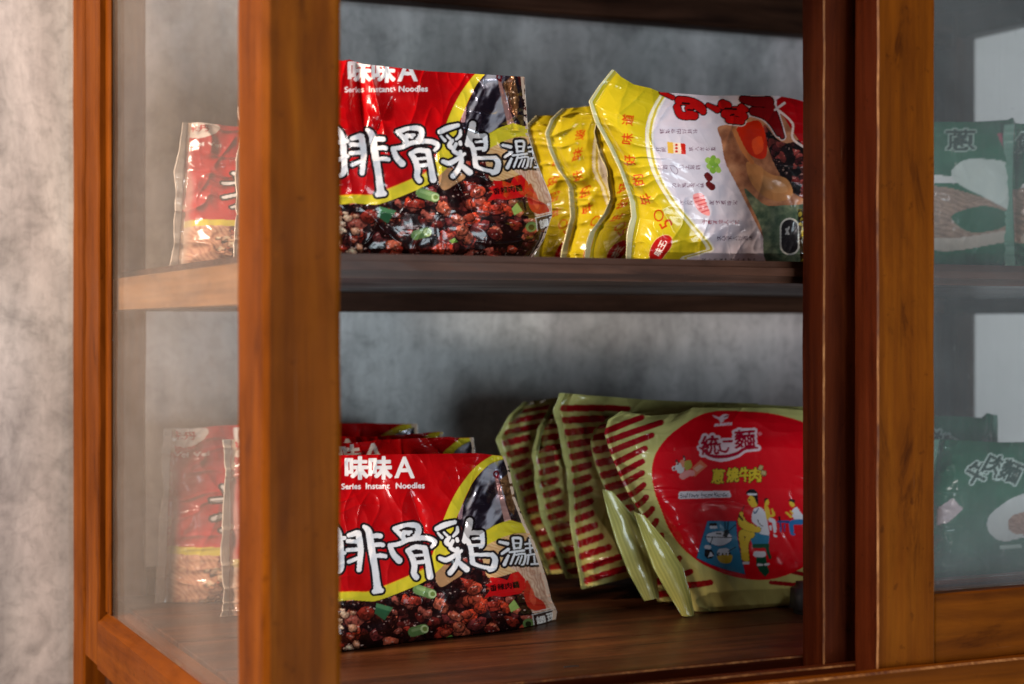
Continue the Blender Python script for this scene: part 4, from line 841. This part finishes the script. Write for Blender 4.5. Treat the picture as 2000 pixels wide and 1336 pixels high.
traced('noodle_packet', 'striped noodle packet with upright left end, middle of the leaning row', G_U, [(1142, 1150), (1130, 1092), (1121, 1026), (1119, 960), (1113, 905), (1105, 861), (1092, 800), (1104, 768)], [(1500, 1120), (1520, 960), (1480, 788)], [(1142, 1150), (1230, 1128), (1500, 1120)],
       [(1104, 768), (1180, 774), (1250, 780), (1310, 783), (1480, 788)], 2.0, (0.300, 0.280, ZF), 0.0, math.radians(7), .046, 'U', PS, GF, [.003, .003, .004, .005, .006, .006], None, ZF, GB, 43, 2.2, ref=REF_S, fl=(.8, -.4))
traced('noodle_packet', 'crumpled dull green noodle packet, last but one in the leaning row', G_U, [(1112, 1130), (1088, 1070), (1070, 1019), (1054, 945), (1046, 894), (1056, 836), (1081, 790)], [(1440, 1110), (1450, 960), (1400, 790)], [(1112, 1130), (1260, 1118), (1440, 1110)],
       [(1081, 790), (1200, 786), (1400, 790)], 2.2, (0.290, 0.316, ZF), 0.0, math.radians(6), .046, 'U', PS, GF, [.004, .006, .008, .006, .005, .004], None, ZF, GB, 47, 4.0, ref=REF_S, fl=(.7, -.6))
traced('noodle_packet', 'crumpled dull green noodle packet at the wall end of the leaning row', G_U, [(1076, 1122), (1034, 1019), (1010, 945), (985, 880), (977, 858), (1000, 812), (1030, 785)], [(1380, 1100), (1390, 960), (1340, 786)], [(1076, 1122), (1200, 1108), (1380, 1100)],
       [(1030, 785), (1090, 776), (1200, 780), (1340, 786)], 2.2, (0.285, 0.354, ZF), 0.0, math.radians(5), .046, 'U', PS, GF, [.004, .005, .007, .006, .005, .004], None, ZF, GB, 53, 4.0, ref=REF_S, fl=(.7, -.5))
def crimp(root, L, R, p0, yaw, lean, d, zmin, colr, seed, nu=15, nv=70):
    # a crimped end seal seen from its own side: ribbon between two edges, pleats along it
    px = coons(L, R, [L[0], R[0]], [L[-1], R[-1]], nu, nv)
    dd = d - .004 * np.sin(np.linspace(0, 1, nu) * math.pi)[None] + (np.arange(nu) % 2)[None] * .0014 + .003 * (fbm(np.linspace(0, 4, nv)[:, None], np.linspace(0, 1, nu)[None], seed, 2) - .5)
    P, n = ray_plane(px, p0, yaw, lean, dd, zmin); P[..., 2] = np.maximum(P[..., 2], zmin + .0008)
    C = np.ones((nv, nu, 4)); C[..., :3] = lin(np.array(colr) / 255.0); C[..., :3] *= (.70 + .30 * (np.arange(nu) % 2))[None, :, None]  # alternate pleats painted darker, imitating shade in the crimping
    link('end_seal', mesh_np('end_seal', P.reshape(-1, 3) - np.array(root.location), grid_faces(nv, nu), C.reshape(-1, 4), M['film']), root)
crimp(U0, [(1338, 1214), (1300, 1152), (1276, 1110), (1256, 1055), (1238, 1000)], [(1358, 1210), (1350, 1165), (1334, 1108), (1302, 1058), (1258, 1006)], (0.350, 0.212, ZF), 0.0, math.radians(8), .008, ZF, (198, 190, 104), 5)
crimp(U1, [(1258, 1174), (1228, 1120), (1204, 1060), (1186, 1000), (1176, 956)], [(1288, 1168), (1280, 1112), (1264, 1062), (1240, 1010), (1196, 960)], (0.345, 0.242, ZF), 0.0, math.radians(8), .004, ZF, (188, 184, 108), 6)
# yellow packets
Y_L = [(1233, 530), (1233, 500), (1236, 464), (1244, 424), (1240, 396), (1219, 335), (1199, 290), (1171, 239), (1157, 199), (1176, 168), (1200, 137)]
Y_R = [(1660, 530), (1690, 380), (1660, 216)]; Y_B = [(1233, 530), (1440, 531), (1660, 530)]
Y_T = [(1200, 137), (1213, 150), (1238, 165), (1270, 172), (1290, 180), (1390, 187), (1480, 186), (1520, 187), (1575, 198), (1660, 216)]
REF_Y = (Y_L, Y_R, Y_B, Y_T); YBk, YF = (176, 160, 60), (214, 206, 160)
traced('noodle_packet', 'yellow and white noodle packet with red title and food picture, front of its row', G_Y, *REF_Y, 1.3, (0.290, 0.165, ZS), math.radians(-3), math.radians(4), .040, 'Y', PY, YF, [.004, .005, .004, .004, .003, .002], None, ZS, YBk, 61, 1.25, fl=(.9, -.3))
traced('noodle_packet', 'yellow noodle packet squeezed right behind the white fronted one', G_Y, [(1150, 528), (1153, 490), (1163, 452), (1190, 416), (1199, 388), (1190, 335), (1174, 290), (1165, 258), (1170, 232)], [(1560, 528), (1570, 380), (1540, 230)], [(1150, 528), (1350, 528), (1560, 528)],
       [(1170, 232), (1260, 220), (1400, 224), (1540, 230)], 2.0, (0.282, 0.205, ZS), 0.0, math.radians(4), .046, 'Y', PY, YF, [.006, .006, .005, .003, .003], None, ZS, YBk, 67, 1.8, ref=REF_Y, fl=(.8, -.5))
traced('noodle_packet', 'yellow noodle packet with folded top corner, third in its row', G_Y, [(1104, 526), (1110, 480), (1124, 425), (1120, 367), (1098, 335), (1079, 290), (1072, 261), (1082, 234), (1106, 212)], [(1500, 526), (1510, 380), (1480, 214)], [(1104, 526), (1300, 526), (1500, 526)],
       [(1106, 212), (1160, 206), (1300, 208), (1480, 214)], 2.0, (0.275, 0.242, ZS), 0.0, math.radians(4), .046, 'Y', PY, YF, [.006, .006, .005, .004, .004], None, ZS, YBk, 71, 2.0, ref=REF_Y, fl=(.8, -.5))
traced('noodle_packet', 'pale yellow noodle packet last in its row, beside the red packet', G_Y, [(1048, 524), (1056, 470), (1060, 420), (1056, 340), (1044, 290), (1034, 248), (1056, 226)], [(1440, 524), (1450, 380), (1420, 224)], [(1048, 524), (1240, 524), (1440, 524)],
       [(1056, 226), (1200, 222), (1420, 224)], 2.2, (0.270, 0.285, ZS), 0.0, math.radians(4), .046, 'Y', PY, YF, [.005, .005, .004, .004], None, ZS, YBk, 73, 1.8, ref=REF_Y, fl=(.8, -.4))
# green packets behind the closed door
GGB, GGF = (16, 70, 52), (90, 130, 112)
G0, G1 = rect(1800, 232, 1990, 530), rect(1800, 220, 2100, 530)
for lb, L, R, B, T, p0, lean, zm, art, ref, sd in (
    ('dark green noodle packet with a bowl picture on the shelf behind the door', [(1740, 524), (1736, 380), (1744, 238)], [(1986, 524), (1992, 380), (1984, 238)], [(1740, 524), (1986, 524)], [(1744, 238), (1900, 238), (1968, 234), (1978, 229), (1984, 240)], (0.55, .190, ZS), 4, ZS, PG0, G0, 81),
    ('plain edge of a second dark green noodle packet on the shelf', [(1984, 524), (1978, 380), (1982, 242)], [(2240, 524), (2246, 380), (2236, 236)], [(1984, 524), (2240, 524)], [(1982, 242), (2236, 236)], (0.66, .175, ZS), 4, ZS, PG0, G0, 83),
    ('dark green noodle packet leaning in front on the floor behind the door', [(1800, 1152), (1806, 1000), (1836, 858)], [(2110, 1128), (2100, 1000), (2090, 862)], [(1800, 1152), (1950, 1142), (2110, 1128)], [(1836, 858), (1950, 864), (2090, 862)], (0.55, .160, ZF), 12, ZF, PG1, G1, 87),
    ('dark green noodle packet standing behind the leaning one on the floor', [(1716, 1120), (1720, 960), (1740, 812)], [(1950, 1112), (1946, 960), (1940, 808)], [(1716, 1120), (1950, 1112)], [(1740, 812), (1850, 812), (1920, 816), (1928, 806), (1940, 810)], (0.60, .225, ZF), 8, ZF, PG1, G1, 89)):
    traced('noodle_packet', lb, G_G, L, R, B, T, 2.6, p0, 0.0, math.radians(lean), .034, 'U', art, GGF, [.007] * 3, [.007] * 3, zm, GGB, sd, 1.4, ref=ref, fl=(.9, .3), fr=(.9, .3))
# a dark grey block half hidden by the door stile
def tub():
    bm = bmesh.new(); bmesh.ops.create_cube(bm, size=1)
    for v in bm.verts: v.co = Vector((v.co.x * .036 * (1 if v.co.z < 0 else .9), v.co.y * .022, (v.co.z + .5) * .022))
    bmesh.ops.bevel(bm, geom=bm.edges[:], offset=.004, segments=3, affect='EDGES')
    me = bpy.data.meshes.new('plastic_block'); bm.to_mesh(me); bm.free(); me.materials.append(M['grey_plastic'])
    for p in me.polygons: p.use_smooth = True
    tag(link('plastic_block', me, None, (0.4495, 0.196, ZF)), 'small dark grey rounded plastic block on the cabinet floor by the door stile', 'block')
tub()
